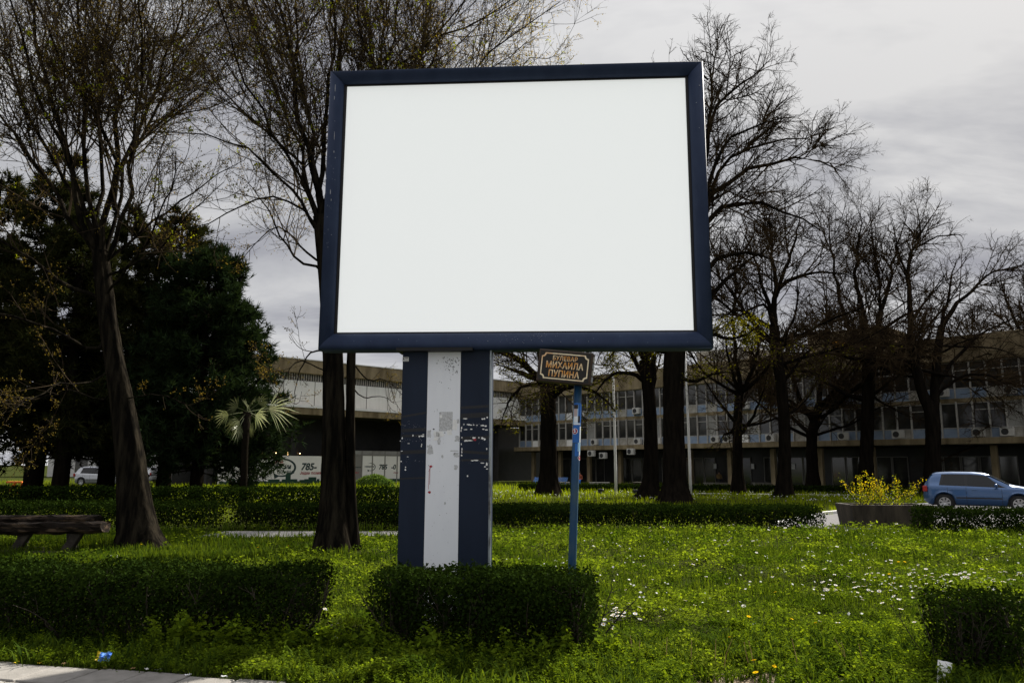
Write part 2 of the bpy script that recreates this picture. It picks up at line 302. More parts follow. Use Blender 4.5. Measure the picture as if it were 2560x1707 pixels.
# ------------------------------------------------------------------ ground
def sstep(a, b, x): t = np.clip((x - a) / (b - a), 0, 1); return t * t * (3 - 2 * t)
PV0 = gnd(0, 1660)[:2]; PV1 = gnd(640, 1707)[:2]; PVD = (PV1 - PV0) / np.linalg.norm(PV1 - PV0); PVN = np.array([PVD[1], -PVD[0]])   # PVN points to the camera
if PVN[1] > 0: PVN = -PVN
def pav_dist(x, y): return (x - PV0[0]) * PVN[0] + (y - PV0[1]) * PVN[1]      # >0 on the pavement side
def gz(x, y):
    x = np.asarray(x, float); y = np.asarray(y, float)
    m = sstep(7.8, 9.4, y) * (1 - sstep(16.6, 18.0, y)) * sstep(-16, -13, x) * (1 - sstep(14, 17, x))
    h = 0.035 * np.sin(1.1 * x + 0.6 * y + 1) + 0.03 * np.sin(0.7 * x - 1.5 * y) + 0.02 * np.sin(2.7 * x + 2.1 * y + 2) + 0.015 * np.sin(4.1 * y - 3.3 * x)
    z = m * h
    d = pav_dist(x, y)
    return np.where(d > 0.18, -0.30, z)
def make_ground():
    def axis(lo, hi, c0, c1, fine): return np.unique(np.concatenate([-np.geomspace(1, c0 - lo + 1, 30)[::-1] + 1 + c0, np.arange(c0, c1, fine), np.geomspace(1, hi - c1 + 1, 30) - 1 + c1]).round(3))
    xs = axis(-500, 500, -14, 15, 0.25); ys = axis(-300, 900, 4.5, 19, 0.16)
    X, Y = np.meshgrid(xs, ys); Z = gz(X, Y); V = np.stack([X.ravel(), Y.ravel(), Z.ravel()], 1)
    nx = len(xs); i = np.arange(len(ys) - 1)[:, None] * nx + np.arange(nx - 1)[None]
    Fc = np.stack([i, i + 1, i + nx + 1, i + nx], -1).reshape(-1, 4)
    o = npmesh('ground', V, Fc, M['ground'], smooth=True); tag(o, 'grassy park ground', None, kind='structure')
make_ground()
def sheet(name, poly, z, m, label):
    b = MB(); n = len(poly); b.add([(x, y, z) for x, y in poly], [tuple(range(n))]); o = b.build(name, m); tag(o, label, kind='structure')
    if o.data.polygons[0].normal.z < 0: o.data.flip_normals()
    return o
sheet('driveway', [(7.6, 22.4), (11.08, 27.7), (12.62, 29.22), (17, 33.4), (24, 40), (60, 40), (60, 19), (9.0, 21.2)], 0.012, M['asphalt'], 'pale asphalt driveway under the blue car')
sheet('footpath', [(-7.4, 18.25), (-7.2, 19.9), (-4, 20.05), (-1.4, 20.2), (-1.4, 19.2), (-3.2, 18.8), (-6.5, 18.2)], 0.010, M['path'], 'pale concrete footpath in front of the clipped hedge')
def kerb_line(name, pts, w, h, m, label):
    b = MB()
    for (a, c) in zip(pts[:-1], pts[1:]):
        a = Vector((*a, 0)); c = Vector((*c, 0)); d = (c - a).normalized(); n = Vector((-d.y, d.x, 0)) * w / 2
        b.add([a - n - Vector((0, 0, .05)), c - n - Vector((0, 0, .05)), c + n - Vector((0, 0, .05)), a + n - Vector((0, 0, .05)), a - n + Vector((0, 0, h)), c - n + Vector((0, 0, h)), c + n + Vector((0, 0, h)), a + n + Vector((0, 0, h))],
              [(0, 3, 2, 1), (4, 5, 6, 7), (0, 1, 5, 4), (1, 2, 6, 5), (2, 3, 7, 6), (3, 0, 4, 7)])
    o = b.build(name, m); return tag(o, label, kind='structure')
kerb_line('kerb', [(7.5, 22.4), (11.03, 27.8), (12.55, 29.33), (17, 33.5), (24, 40.1)], 0.16, 0.11, M['whitekerb'], 'whitewashed kerb along the driveway')
kerb_line('path_edge', [(10.6, 49.3), (21.5, 47.4)], 0.5, 0.03, M['whitekerb'], 'pale kerb strip at the far edge of the lawn')

# front pavement: slabs, kerb strip, road
pav = thing('pavement', 'row of square concrete paving slabs along the road edge', None, (PV0[0], PV0[1], 0)); pav['kind'] = 'structure'
PA = math.atan2(PVD[1], PVD[0]); pav.rotation_euler = (0, 0, PA)     # local x along, local -y to camera
rs = random.Random(3)
for i in range(-14, 22):
    b = MB(); x0 = i * 0.415 + 0.13; g = 0.006
    b.bbox(x0 + g * 1.5, x0 + 0.415 - g * 1.5, -0.40 + rs.uniform(-.003, .003), 0.03 + rs.uniform(-.03, .03), -0.10, 0.012 + rs.uniform(-.004, .004), 0.006)
    o = b.build('paving_slab', M['slab'], pav)
b = MB()
for i in range(-14, 22):
    x0 = i * 0.5; b.bbox(x0, x0 + 0.498, -0.55, -0.408, -0.28, 0.002 + rs.uniform(-.004, .004), 0.012)
kb = b.build('kerb_strip', M['kerb'], pav)
b = MB(); b.add([(-60, -9, 0), (60, -9, 0), (60, -0.5, 0), (-60, -0.5, 0)], [(0, 1, 2, 3)])
ro = b.build('road', M['asphalt2']); ro.location = (PV0[0], PV0[1], -0.10); ro.rotation_euler = (0, 0, PA); tag(ro, 'worn asphalt road beside the pavement', kind='structure')
def soil_patch():
    pts = []; r = random.Random(5)
    up = [(1560, 1690), (1640, 1678), (1760, 1686), (1850, 1672), (1960, 1688), (2100, 1692), (2200, 1686), (2310, 1700)]
    top = [gnd(u, v)[:2] for u, v in up]
    low = [(p[0] * 0.97, p[1] - 0.5) for p in reversed(top)]
    sheet('bare_soil', [tuple(p) for p in top] + low, 0.008, M['soil'], 'strip of bare dry soil at the lawn edge')
soil_patch()

# ------------------------------------------------------------------ vegetation building blocks
def unit(v): return v / np.maximum(np.linalg.norm(v, axis=-1, keepdims=True), 1e-9)
def leaf_quads(pos, nrm, size, asp, rng):
    n = len(pos); nrm = unit(nrm); r = unit(rng.normal(size=(n, 3))); t = unit(np.cross(nrm, r)); bb = np.cross(nrm, t)
    s = np.asarray(size).reshape(-1, 1) * np.ones((n, 1))
    V = np.stack([pos, pos + t * s * 0.45 + bb * s * asp, pos + t * s, pos + t * s * 0.45 - bb * s * asp], 1).reshape(-1, 3)
    return V, np.arange(4 * n).reshape(-1, 4)
def joinq(parts):
    V = []; Fc = []; b = 0
    for v, f in parts: V.append(v); Fc.append(f + b); b += len(v)
    return np.concatenate(V), np.concatenate(Fc)
def tubes(P, R, sides):
    N, k, _ = P.shape; T = np.gradient(P, axis=1); T = unit(T)
    ref = np.where(np.abs(T[:, :1, 2:3]) > 0.9, np.array([1.0, 0.1, 0]), np.array([0.05, 0.1, 1.0])); U = unit(np.cross(T, ref)); W = np.cross(T, U)
    a = np.arange(sides) * 2 * np.pi / sides
    V = P[:, :, None] + R[:, :, None, None] * (U[:, :, None] * np.cos(a)[:, None] + W[:, :, None] * np.sin(a)[:, None])
    idx = np.arange(N * k * sides).reshape(N, k, sides); nx = np.roll(idx, -1, axis=2)
    Fc = np.stack([idx[:, :-1], nx[:, :-1], nx[:, 1:], idx[:, 1:]], -1).reshape(-1, 4)
    return V.reshape(-1, 3), Fc
def ribbons(P, R, rng, wide=1.5):      # thin twigs: a bent strip, tapering to a point
    N, k, _ = P.shape; T = unit(P[:, -1] - P[:, 0]); W = unit(np.cross(T, unit(rng.normal(size=(N, 3)))))
    w = (R * wide)[:, :, None] * W[:, None]; V = np.stack([P - w, P + w], 2).reshape(-1, 3)
    i = (np.arange(N)[:, None] * k + np.arange(k - 1)[None]) * 2
    return V, np.stack([i, i + 1, i + 3, i + 2], -1).reshape(-1, 4)
def resample(pts, k):
    pts = np.asarray(pts, float); d = np.concatenate([[0], np.cumsum(np.linalg.norm(np.diff(pts, axis=0), axis=1))])
    # smooth through the points
    q = np.linspace(0, d[-1], k)
    return np.stack([np.interp(q, d, pts[:, i]) for i in range(3)], 1)
def smooth_poly(pts, it=2):
    pts = np.asarray(pts, float)
    for _ in range(it):
        a = pts[:-1] * 0.75 + pts[1:] * 0.25; c = pts[:-1] * 0.25 + pts[1:] * 0.75
        pts = np.concatenate([pts[:1], np.stack([a, c], 1).reshape(-1, 3), pts[-1:]])
    return pts
def spawn(rng, P, R, dens, t0, ang, lr, up, wig, k, rr, rmin, lmin, lmax, droop=0.0, rl=0.008, kmax=60):
    N, kp, _ = P.shape; seg = np.linalg.norm(np.diff(P, axis=1), axis=2); Lp = seg.sum(1)
    cnt = np.minimum(rng.poisson(np.maximum(Lp * dens, 0.3)), kmax); par = np.repeat(np.arange(N), cnt); n = len(par)
    t = t0 + (1 - t0) * rng.random(n) ** 0.85; x = t * (kp - 1); i = np.minimum(x.astype(int), kp - 2); f = (x - i)[:, None]
    p = P[par, i] * (1 - f) + P[par, i + 1] * f; tan = unit(P[par, i + 1] - P[par, i]); rp = R[par, i] * (1 - f[:, 0]) + R[par, i + 1] * f[:, 0]
    pr = unit(np.cross(tan, unit(rng.normal(size=(n, 3))))); a = np.radians(rng.normal(ang, 12, n))[:, None]
    d = unit(tan * np.cos(a) + pr * np.sin(a) + np.array([0, 0, up]))
    L = np.clip(Lp[par] * lr * (1.15 - 0.75 * t) * rng.uniform(0.6, 1.3, n), lmin, lmax)
    pts = np.empty((n, k, 3)); pts[:, 0] = p; st = (L / (k - 1))[:, None]
    for j in range(1, k):
        d = unit(d + rng.normal(size=(n, 3)) * wig + np.array([0, 0, up * 0.5 - droop * j / k])); pts[:, j] = pts[:, j - 1] + d * st
    r0 = np.maximum(np.minimum(rp * rr, L * rl + rmin), rmin)
    rad = r0[:, None] * np.linspace(1, 0.42, k)[None]; rad = np.maximum(rad, rmin * 0.6)
    return pts, rad
def px_poly(pts, Y, dy): 
    n = len(pts); return np.array([atY(u, v, Y + dy * (i / max(n - 1, 1)) ** 1.2) for i, (u, v) in enumerate(pts)])
def bark_tube(name, pts, rad, m, parent, seed, sides=18, rough=0.07, flare=0.0):
    P = smooth_poly(np.asarray(pts), 2); d = np.concatenate([[0], np.cumsum(np.linalg.norm(np.diff(np.asarray(pts, float), axis=0), axis=1))])
    k = max(10, int(d[-1] / 0.22)); k = min(k, 60); P = resample(P, k); R = np.interp(np.linspace(0, d[-1], k), d, rad)
    r = np.random.default_rng(seed); T = unit(np.gradient(P, axis=0)); U = unit(np.cross(T, np.array([0.1, 1.0, 0.05]))); W = np.cross(T, U)
    a = np.arange(sides) * 2 * np.pi / sides; zz = np.linspace(0, d[-1], k)
    ph = r.uniform(0, 6.28, 4); lob = (0.6 * np.sin(3 * a[None] + ph[0] + zz[:, None] * 0.35) + 0.5 * np.sin(5 * a[None] + ph[1] - zz[:, None] * 0.5) + 0.45 * np.sin(8 * a[None] + ph[2] + 0.8 * np.sin(zz[:, None])))
    lob = lob + r.normal(0, 0.30, (k, sides)) + r.normal(0, 0.45, (1, sides))
    fl = 1 + flare * np.exp(-zz / 0.35)[:, None] * (1 + 0.55 * np.sin(4 * a + ph[3])[None])
    RR = R[:, None] * (1 + rough * lob) * fl
    V = P[:, None] + RR[..., None] * (U[:, None] * np.cos(a)[None, :, None] + W[:, None] * np.sin(a)[None, :, None])
    idx = np.arange(k * sides).reshape(k, sides); nx = np.roll(idx, -1, 1); Fc = np.stack([idx[:-1], nx[:-1], nx[1:], idx[1:]], -1).reshape(-1, 4)
    return npmesh(name, V.reshape(-1, 3), Fc, m, parent, True)
UPV = np.array([0, 0, 1.0])
def bare_tree(name, label, seed, Y, trunks, limbs, auto=0, autolen=5.0, cfg=None, near=False, group=None, autostart=None, autospread=(20, 60)):
    """trunks/limbs: lists of (pixel polyline, radius list or (r0, r1), dy) measured from the photograph at the tree's own distance."""
    c = dict(d2=2.2, d3=5.5, d4=9.0, a2=42, a3=45, a4=45, l2=0.42, l3=0.42, l4=0.45, up2=0.18, up3=0.12, up4=0.08, w2=0.10, w3=0.14, w4=0.2, dr=0.0, rmin=0.0042, buds=0, budsize=0.03, budmat='bud', new=0, low=0, lowz=(3, 8), twigmat='twig', l2max=3.2, l3max=1.5, l4max=0.6, d5=0)
    c.update(cfg or {}); rng = np.random.default_rng(seed)
    b0 = gnd(*trunks[0][0][0]); b0 = atY(trunks[0][0][0][0], trunks[0][0][0][1], Y); b0[2] = 0
    root = thing(name, label, 'tree', tuple(b0), 0, group); off = b0
    barkm = M['bark_near'] if near else M['bark']
    for ti, (pl, rad, dy) in enumerate(trunks):
        P = px_poly(pl, Y, dy) - off
        if ti == 0 or pl[0][1] > 1200: P[0, 2] = -0.06
        bark_tube('trunk', P, rad, barkm, root, seed + ti, 34 if near else 12, 0.06, 0.28 if pl[0][1] > 1200 else 0)
    LP = []; LR = []; K = 12
    for li, (pl, (r0, r1), dy) in enumerate(limbs):
        P = resample(smooth_poly(px_poly(pl, Y, dy)), K); P = P - off
        ln = np.linalg.norm(P[-1] - P[0]); P[1:-1] += rng.normal(0, 0.012 * ln, (K - 2, 3)) * [0.5, 1, 0.5]
        q_ = c.get('limbscale', 1.0); LP.append(P); LR.append(np.linspace(r0 * q_, r1 * q_, K))
    if auto:
        pl, rad, dy = trunks[0]; T = px_poly(pl, Y, dy) - off; top = T[-1] if autostart is None else autostart
        for i in range(auto):
            t = rng.uniform(0.72, 1.0) if i % 3 else rng.uniform(.5, .72); s = T[-2] * (1 - (t - .72) / .28) + T[-1] * ((t - .72) / .28) if len(T) > 1 else T[-1]
            az = i * 2.4 + rng.uniform(-.4, .4); el = math.radians(90 - rng.uniform(*autospread))
            d = np.array([math.cos(az) * math.cos(el), math.sin(az) * math.cos(el), math.sin(el)]); L = autolen * rng.uniform(0.7, 1.15)
            P = np.empty((K, 3)); P[0] = s
            for j in range(1, K):
                d = unit(d + rng.normal(size=3) * 0.09 + UPV * (0.05 if j < K * .6 else -c['dr'] * 0.35)); P[j] = P[j - 1] + d * L / (K - 1)
            r0 = rad[-1] * rng.uniform(0.35, 0.6); LP.append(P); LR.append(np.linspace(r0, 0.02, K))
    LP = np.array(LP); LR = np.array(LR)
    for P, R in zip(LP, LR):
        npmesh('limb', *tubes(P[None], R[None], 8 if near else 6), barkm, root, True)
    rm = c['rmin']
    P2, R2 = spawn(rng, LP, LR, c['d2'], 0.12, c['a2'], c['l2'], c['up2'], c['w2'], 8, 0.62, rm * 2.2, 0.6, c['l2max'], c['dr'], rl=c.get('rl', .008))
    P3, R3 = spawn(rng, P2, R2, c['d3'], 0.10, c['a3'], c['l3'], c['up3'], c['w3'], 5, 0.62, rm * 1.4, 0.3, c['l3max'], c['dr'])
    Q = [P3]
    src = P3; srcr = R3
    P3b, R3b = spawn(rng, LP, LR, c['d2'] * 1.2, 0.25, 50, 0.12, c['up3'], c['w3'], 5, 0.3, rm * 1.4, 0.3, 1.2, c['dr'])
    P3a = np.concatenate([P3, P3b]); R3a = np.concatenate([R3, R3b])
    P4, R4 = spawn(rng, P3a, R3a, c['d4'], 0.12, c['a4'], c['l4'], c['up4'], c['w4'], c.get('k4', 4), 0.7, rm, 0.12, c['l4max'], c['dr'])
    parts = [tubes(P2, R2, 4), tubes(P3a, R3a, 3) if near else ribbons(P3a, R3a, rng), ribbons(P4, R4, rng)]
    V, Fc = joinq(parts); o = npmesh('crown', V, Fc, M[c['twigmat']], root); o['kind'] = 'stuff'
    if c['buds']:
        allp = np.concatenate([P4[:, 1:].reshape(-1, 3), P3a[:, 2:].reshape(-1, 3)]); sel = allp[rng.integers(0, len(allp), c['buds'])] + rng.normal(0, .012, (c['buds'], 3))
        if c.get('split'):      # one side of the crown is further into leaf
            mk = (sel[:, 0] + off[0] + rng.normal(0, .5, len(sel))) > c['split']
        else: mk = np.zeros(len(sel), bool)
        for q, mm in ((sel[~mk], c['budmat']), (sel[mk], 'bud_olive')):
            if len(q): V_, F_ = leaf_quads(q, rng.normal(size=(len(q), 3)), rng.uniform(.6, 1.5, len(q)) * c['budsize'], 0.34, rng); V_ = V_.reshape(-1, 4, 3)[:, [1, 2, 3]].reshape(-1, 3); o = npmesh('buds', V_, np.arange(len(V_)).reshape(-1, 3), M[mm], root); o['kind'] = 'stuff'
    if c['new']:
        allp = np.concatenate([P4[:, -1], P3a[:, -1]]); zs = allp[:, 2]; allp = allp[(zs > c['lowz'][0]) & (zs < c['lowz'][1])]
        if len(allp):
            ctr = allp[rng.integers(0, len(allp), c['new'])]; q = np.repeat(ctr, 6, 0) + rng.normal(0, .03, (6 * c['new'], 3))
            o = npmesh('leaves', *leaf_quads(q, rng.normal(size=q.shape), rng.uniform(.03, .065, len(q)), 0.36, rng), M['newleaf'], root); o['kind'] = 'stuff'
    if c['low']:
        allp = np.concatenate([P4[:, 1:].reshape(-1, 3), P3a.reshape(-1, 3), P2.reshape(-1, 3)]); zs = allp[:, 2]; allp = allp[(zs > c['lowz'][0]) & (zs < c['lowz'][1])]
        if len(allp):
            nc = c['low'] // 7; ctr = allp[rng.integers(0, len(allp), nc)]; q = np.repeat(ctr, 7, 0) + rng.normal(0, .16, (7 * nc, 3))
            o = npmesh('leaves', *leaf_quads(q, rng.normal(size=q.shape), rng.uniform(.06, .13, len(q)), 0.36, rng), M['youngleaf'], root); o['kind'] = 'stuff'
    return root

def fract_noise(x, y, s=1.0):
    return (np.sin(x * 3.1 * s + 1.3 * np.sin(y * 2.3 * s)) + np.sin(y * 4.7 * s + 1.7 * np.sin(x * 5.9 * s) + 1) + np.sin((x + y) * 9.1 * s + 2) * .6 + np.sin((x - 1.7 * y) * 14.3 * s) * .5) / 3.1
def hedge(name, label, p0, p1, width, h, n, leaf, seed, stems=60, group=None, m='hedge', thin=0.35, fringe=0.0, gaps=0.0):
    rng = np.random.default_rng(seed); p0 = np.array(p0, float); p1 = np.array(p1, float); Lg = np.linalg.norm(p1 - p0); ang = math.atan2(p1[1] - p0[1], p1[0] - p0[0]); ctr = (p0 + p1) / 2
    root = thing(name, label, 'hedge', (ctr[0], ctr[1], 0), ang, group)
    def cloud(k):
        x = rng.uniform(-Lg / 2, Lg / 2, k); y = rng.uniform(-width / 2, width / 2, k); z = h * rng.random(k) ** 0.8
        return x, y, z
    x, y, z = cloud(n * 2)
    # uneven clipped outline
    dxy = 0.075 * fract_noise(x, z * 2, 1.6); top = h * (1 + 0.085 * fract_noise(x, y, 1.2)) ; z = z * top / h; y = y * (1 + dxy / (width / 2) * 1.0)
    dep = np.minimum.reduce([top - z, width / 2 - np.abs(y), (Lg / 2 - np.abs(x))])
    keep = rng.random(len(x)) < (0.22 + 0.78 * np.exp(-np.maximum(dep, 0) / 0.07))
    keep &= rng.random(len(x)) < np.where(z < 0.45 * h, thin + (1 - thin) * (z / (0.45 * h)), 1.0)
    if gaps > 0: keep &= ~((fract_noise(x + seed, z * 2.5, 1.1) > 1 - gaps) & (z < 0.72 * h))
    ends = np.abs(x) > Lg / 2 - 0.18; keep &= ~(ends & (rng.random(len(x)) < 0.45))
    x, y, z, top = x[keep], y[keep], z[keep], top[keep]
    p = np.stack([x, y, z], 1) + rng.normal(0, leaf * 0.5, (len(x), 3))
    out = np.stack([np.zeros_like(x), np.sign(y) * (np.abs(y) / (width / 2)) ** 3, (z / h) ** 3], 1)
    nr = rng.normal(size=p.shape) * 0.75 + out * 0.9
    p[:, 2] = np.maximum(p[:, 2], 0.01)
    parts = [leaf_quads(p, nr, rng.uniform(.7, 1.35, len(p)) * leaf, 0.34, rng)]
    # sprigs poking above the clipped top
    k = int(Lg * 30 * (1 + fringe * 3)); sx = rng.uniform(-Lg / 2, Lg / 2, k); sy = rng.uniform(-width / 2, width / 2, k); sh = rng.uniform(.01, .07 + fringe, k) * (h / .66)
    sp = np.repeat(np.stack([sx, sy, np.full(k, h)], 1), 6, 0); sp[:, 2] += np.tile(np.linspace(0, 1, 6), k) * np.repeat(sh, 6); sp += rng.normal(0, leaf * .3, sp.shape)
    parts.append(leaf_quads(sp, rng.normal(size=sp.shape), rng.uniform(.7, 1.2, len(sp)) * leaf, 0.36, rng))
    o = npmesh('foliage', *joinq(parts), M[m], root); o['kind'] = 'stuff'
    if stems:
        q = rng.uniform(-1, 1, (stems, 2)) * [Lg / 2 - 0.05, width / 2 - 0.1]; P = np.empty((stems, 5, 3)); P[:, 0] = np.concatenate([q, np.full((stems, 1), -0.03)], 1); d = unit(np.concatenate([rng.normal(0, .22, (stems, 2)), np.ones((stems, 1))], 1))
        for j in range(1, 5): d = unit(d + rng.normal(0, .12, d.shape)); P[:, j] = P[:, j - 1] + d * h * 0.24
        R = rng.uniform(.004, .009, stems)[:, None] * (h / .66) * np.linspace(1.2, .5, 5)[None]
        P2, R2 = spawn(rng, P, R, 9.0, 0.1, 40, .5, .1, .15, 4, .7, .0022, .12, .3)
        P2[:, :, 1] = np.clip(P2[:, :, 1], -width / 2, width / 2); P2[:, :, 2] = np.clip(P2[:, :, 2], 0, h)
        o = npmesh('stems', *joinq([tubes(P, R, 4), tubes(P2, R2, 3)]), M['hedgestem'], root); o['kind'] = 'stuff'
    return root

# ------------------------------------------------------------------ billboard
def text_obj(body, size, m, parent, name='lettering', ext=0.0015, bold=0.0, shear=0.0, align='CENTER', sx=1.0, spacing=1.0):
    cu = bpy.data.curves.new(name, 'FONT'); cu.body = body; cu.size = size; cu.extrude = ext; cu.offset = bold; cu.shear = shear; cu.align_x = align; cu.align_y = 'CENTER'; cu.resolution_u = 3; cu.space_character = spacing
    t = bpy.data.objects.new(name, cu); COL.objects.link(t); bpy.context.view_layer.update()
    me = bpy.data.meshes.new_from_object(t.evaluated_get(bpy.context.evaluated_depsgraph_get())); bpy.data.objects.remove(t); bpy.data.curves.remove(cu)
    me.materials.clear(); me.materials.append(m)
    if sx != 1.0: me.transform(Matrix.Diagonal((sx, 1, 1, 1)))
    return link(name, me, parent)
BYAW = math.radians(3.5); BD = 8.4
bill = thing('billboard', 'big blank white billboard in a navy frame on a striped navy and white column', 'billboard', (0, BD, 0), -BYAW)
X0, X1, Z0, Z1 = -2.206, 2.217, 2.946, 6.331
def bill_pt(u, v, dep):     # photo pixel on the plane at local depth dep -> local x, z
    n = np.array([math.sin(BYAW), math.cos(BYAW), 0]); d = ray(u, v); t = ((np.array([0, BD, 0]) + n * dep - CAMP) @ n) / (d @ n); p = CAMP + d * t - np.array([0, BD, 0])
    return p[0] * math.cos(BYAW) - p[1] * math.sin(BYAW), p[2]
def frame_bars():
    prof = [(0.0, 0.30), (0.0, 0.10), (0.006, 0.055), (0.022, 0.022), (0.048, 0.005), (0.085, 0.0), (0.125, 0.006), (0.155, 0.020), (0.178, 0.042), (0.178, 0.085)]   # (inset, depth)
    g = 0.0015
    def corner(ix, iz, w):  return ((X0 + w) if ix == 0 else (X1 - w), (Z0 + w) if iz == 0 else (Z1 - w))
    for (a, c, ax) in (((0, 0), (1, 0), 0), ((1, 0), (1, 1), 1), ((1, 1), (0, 1), 0), ((0, 1), (0, 0), 1)):
        b = MB(); P = []
        for w, d in prof:
            for (q, sgn) in ((a, 1), (c, -1)):
                x, z = corner(q[0], q[1], w)
                if ax == 0: x += g * (1 if q[0] == 0 else -1)
                else: z += g * (1 if q[1] == 0 else -1)
                P.append((x, d, z))
        fs = [(2 * i, 2 * i + 1, 2 * i + 3, 2 * i + 2) for i in range(len(prof) - 1)]
        b.add(P, fs); n = len(prof); b.f += [tuple(2 * i for i in range(n)), tuple(2 * i + 1 for i in reversed(range(n)))]; b.mi += [0, 0]
        o = b.build('frame_bar', M['navy'], bill, False)
        for p in o.data.polygons: p.use_smooth = len(p.vertices) == 4
frame_bars()
b = MB()
for (xa, xb, za, zb) in ((X0 + .178, X0 + .212, Z0 + .178, Z1 - .178), (X1 - .212, X1 - .178, Z0 + .178, Z1 - .178), (X0 + .212, X1 - .212, Z0 + .178, Z0 + .20), (X0 + .212, X1 - .212, Z1 - .20, Z1 - .178)): b.box(xa, xb, 0.066, 0.10, za, zb)
b.build('inner_bezel', M['black'], bill)
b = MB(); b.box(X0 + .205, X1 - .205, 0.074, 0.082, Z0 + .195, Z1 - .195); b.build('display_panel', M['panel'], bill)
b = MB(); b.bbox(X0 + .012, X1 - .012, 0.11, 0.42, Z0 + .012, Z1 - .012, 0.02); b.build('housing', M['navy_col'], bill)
CD = 0.16
cxl, _ = bill_pt(1001, 1100, CD); cxr, _ = bill_pt(1226.5, 1100, CD); sl, _ = bill_pt(1066, 1100, CD); sr, _ = bill_pt(1149, 1100, CD)
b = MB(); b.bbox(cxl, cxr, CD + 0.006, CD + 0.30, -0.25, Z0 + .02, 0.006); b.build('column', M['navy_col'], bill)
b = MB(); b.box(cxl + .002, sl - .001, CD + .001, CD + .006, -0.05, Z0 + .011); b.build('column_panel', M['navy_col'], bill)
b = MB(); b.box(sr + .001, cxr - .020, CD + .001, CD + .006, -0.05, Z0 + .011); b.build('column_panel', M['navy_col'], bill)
b = MB(); b.box(sl, sr, CD - .003, CD + .006, -0.05, Z0 + .011); b.build('white_stripe', M['whitepaint'], bill)
b = MB(); b.bbox(cxr - .018, cxr + .006, CD - .004, CD + .04, -0.05, Z0 + .011, 0.004); b.build('edge_trim', M['silver'], bill)
b = MB(); b.box(cxl - .05, cxr - .2, 0.03, CD + .2, Z0 - .018, Z0 + .02); b.build('mounting_plate', M['black'], bill)
# torn paper, tape, chips on the column
rf = random.Random(11)
def flake(cx, cz, w, h, n=8, rough=.35):
    return [(cx + math.cos(2 * math.pi * i / n) * w / 2 * (1 + rf.uniform(-rough, rough)), cz + math.sin(2 * math.pi * i / n) * h / 2 * (1 + rf.uniform(-rough, rough))) for i in range(n)]
def ragged(cx, cz, w, h):
    P = []; e = [(-1, -1, 1, -1), (1, -1, 1, 1), (1, 1, -1, 1), (-1, 1, -1, -1)]
    for (ax, az, bx, bz) in e:
        for i in range(5): t = i / 5; P.append((cx + (ax + (bx - ax) * t) * w / 2 + rf.uniform(-.16, .16) * w, cz + (az + (bz - az) * t) * h / 2 + rf.uniform(-.1, .1) * h))
    return P
def flat(b, poly, y, th=0.0012): b.prism(poly, y - th, y)
PXM = 1 / 222.0
YP = CD + 0.001; YS = CD - 0.003
def scr(lst, y, m, name='paper_scrap', one=False):
    bb = MB()
    for (u, v, w, h) in lst:
        x, z = bill_pt(u, v, y); b2 = bb if one else MB(); flat(b2, (ragged if w * h > 60 else flake)(x, z, w * PXM, h * PXM), y)
        if not one: b2.build(name, m, bill)
    if one: o = bb.build(name, m, bill); o['kind'] = 'stuff'
k = 280 / 2352
def cp(x, y): return 980 + x * k, 1020 + y * k
def L6(lst): return [(*cp(x, y), w * k, h * k) for x, y, w, h in lst]
x, z = bill_pt(*cp(1130, 280), YS); b = MB(); flat(b, [(x - .075, z - .106), (x + .075, z - .104), (x + .076, z + .108), (x - .072, z + .106)], YS); b.build('weathered_poster', M['paper_grey'], bill)
scr(L6([(930, 580, 110, 190), (1010, 540, 140, 110), (1210, 510, 110, 100), (1325, 350, 90, 210), (1030, 170, 55, 60)]), YS - .0015, M['paper'])
scr(L6([(800, 870, 110, 190), (1350, 980, 100, 90), (1060, 1020, 50, 70), (1370, 640, 90, 110), (1340, 1240, 70, 90), (780, 530, 70, 150), (1385, 270, 50, 90), (985, 690, 60, 130), (1300, 895, 180, 22)]), YS, M['paper_grey'])
scr(L6([(1110, 1990, 40, 60)]), YS, M['paper_grey'])
scr(L6([(820, 1225, 60, 50)]) + [(1074, 1230, 7, 6)], YS, M['red'])
b = MB()
for (xa, ya, xb, yb) in ((785, 1250, 765, 1700), (800, 1260, 790, 1600), (825, 1230, 770, 1330)):
    p = bill_pt(*cp(xa, ya), YS); q = bill_pt(*cp(xb, yb), YS); b.add([(p[0] - .002, YS - .001, p[1]), (p[0] + .002, YS - .001, p[1]), (q[0] + .002, YS - .001, q[1]), (q[0] - .002, YS - .001, q[1])], [(0, 1, 2, 3)])
b.build('drip_mark', M['red'], bill)
flk = []
for _ in range(95):     # chips near the top of the stripe
    u = rf.gauss(1128, 14); v = 892 + abs(rf.gauss(0, 1)) * 26
    if 1080 < u < 1148: flk.append((u, v, rf.uniform(.6, 2.2), rf.uniform(1, 4)))
flk += L6([(875, 440, 40, 30), (1005, 100, 14, 30), (1135, 430, 16, 40), (1110, 515, 22, 20), (1310, 960, 30, 36), (1090, 460, 12, 20), (770, 1200, 10, 20)])
for _ in range(40): flk.append((rf.uniform(1068, 1146), rf.uniform(1000, 1410), rf.uniform(.4, 1.2), rf.uniform(.6, 1.8)))
scr(flk, YS, M['chip'], 'paint_chips', True)
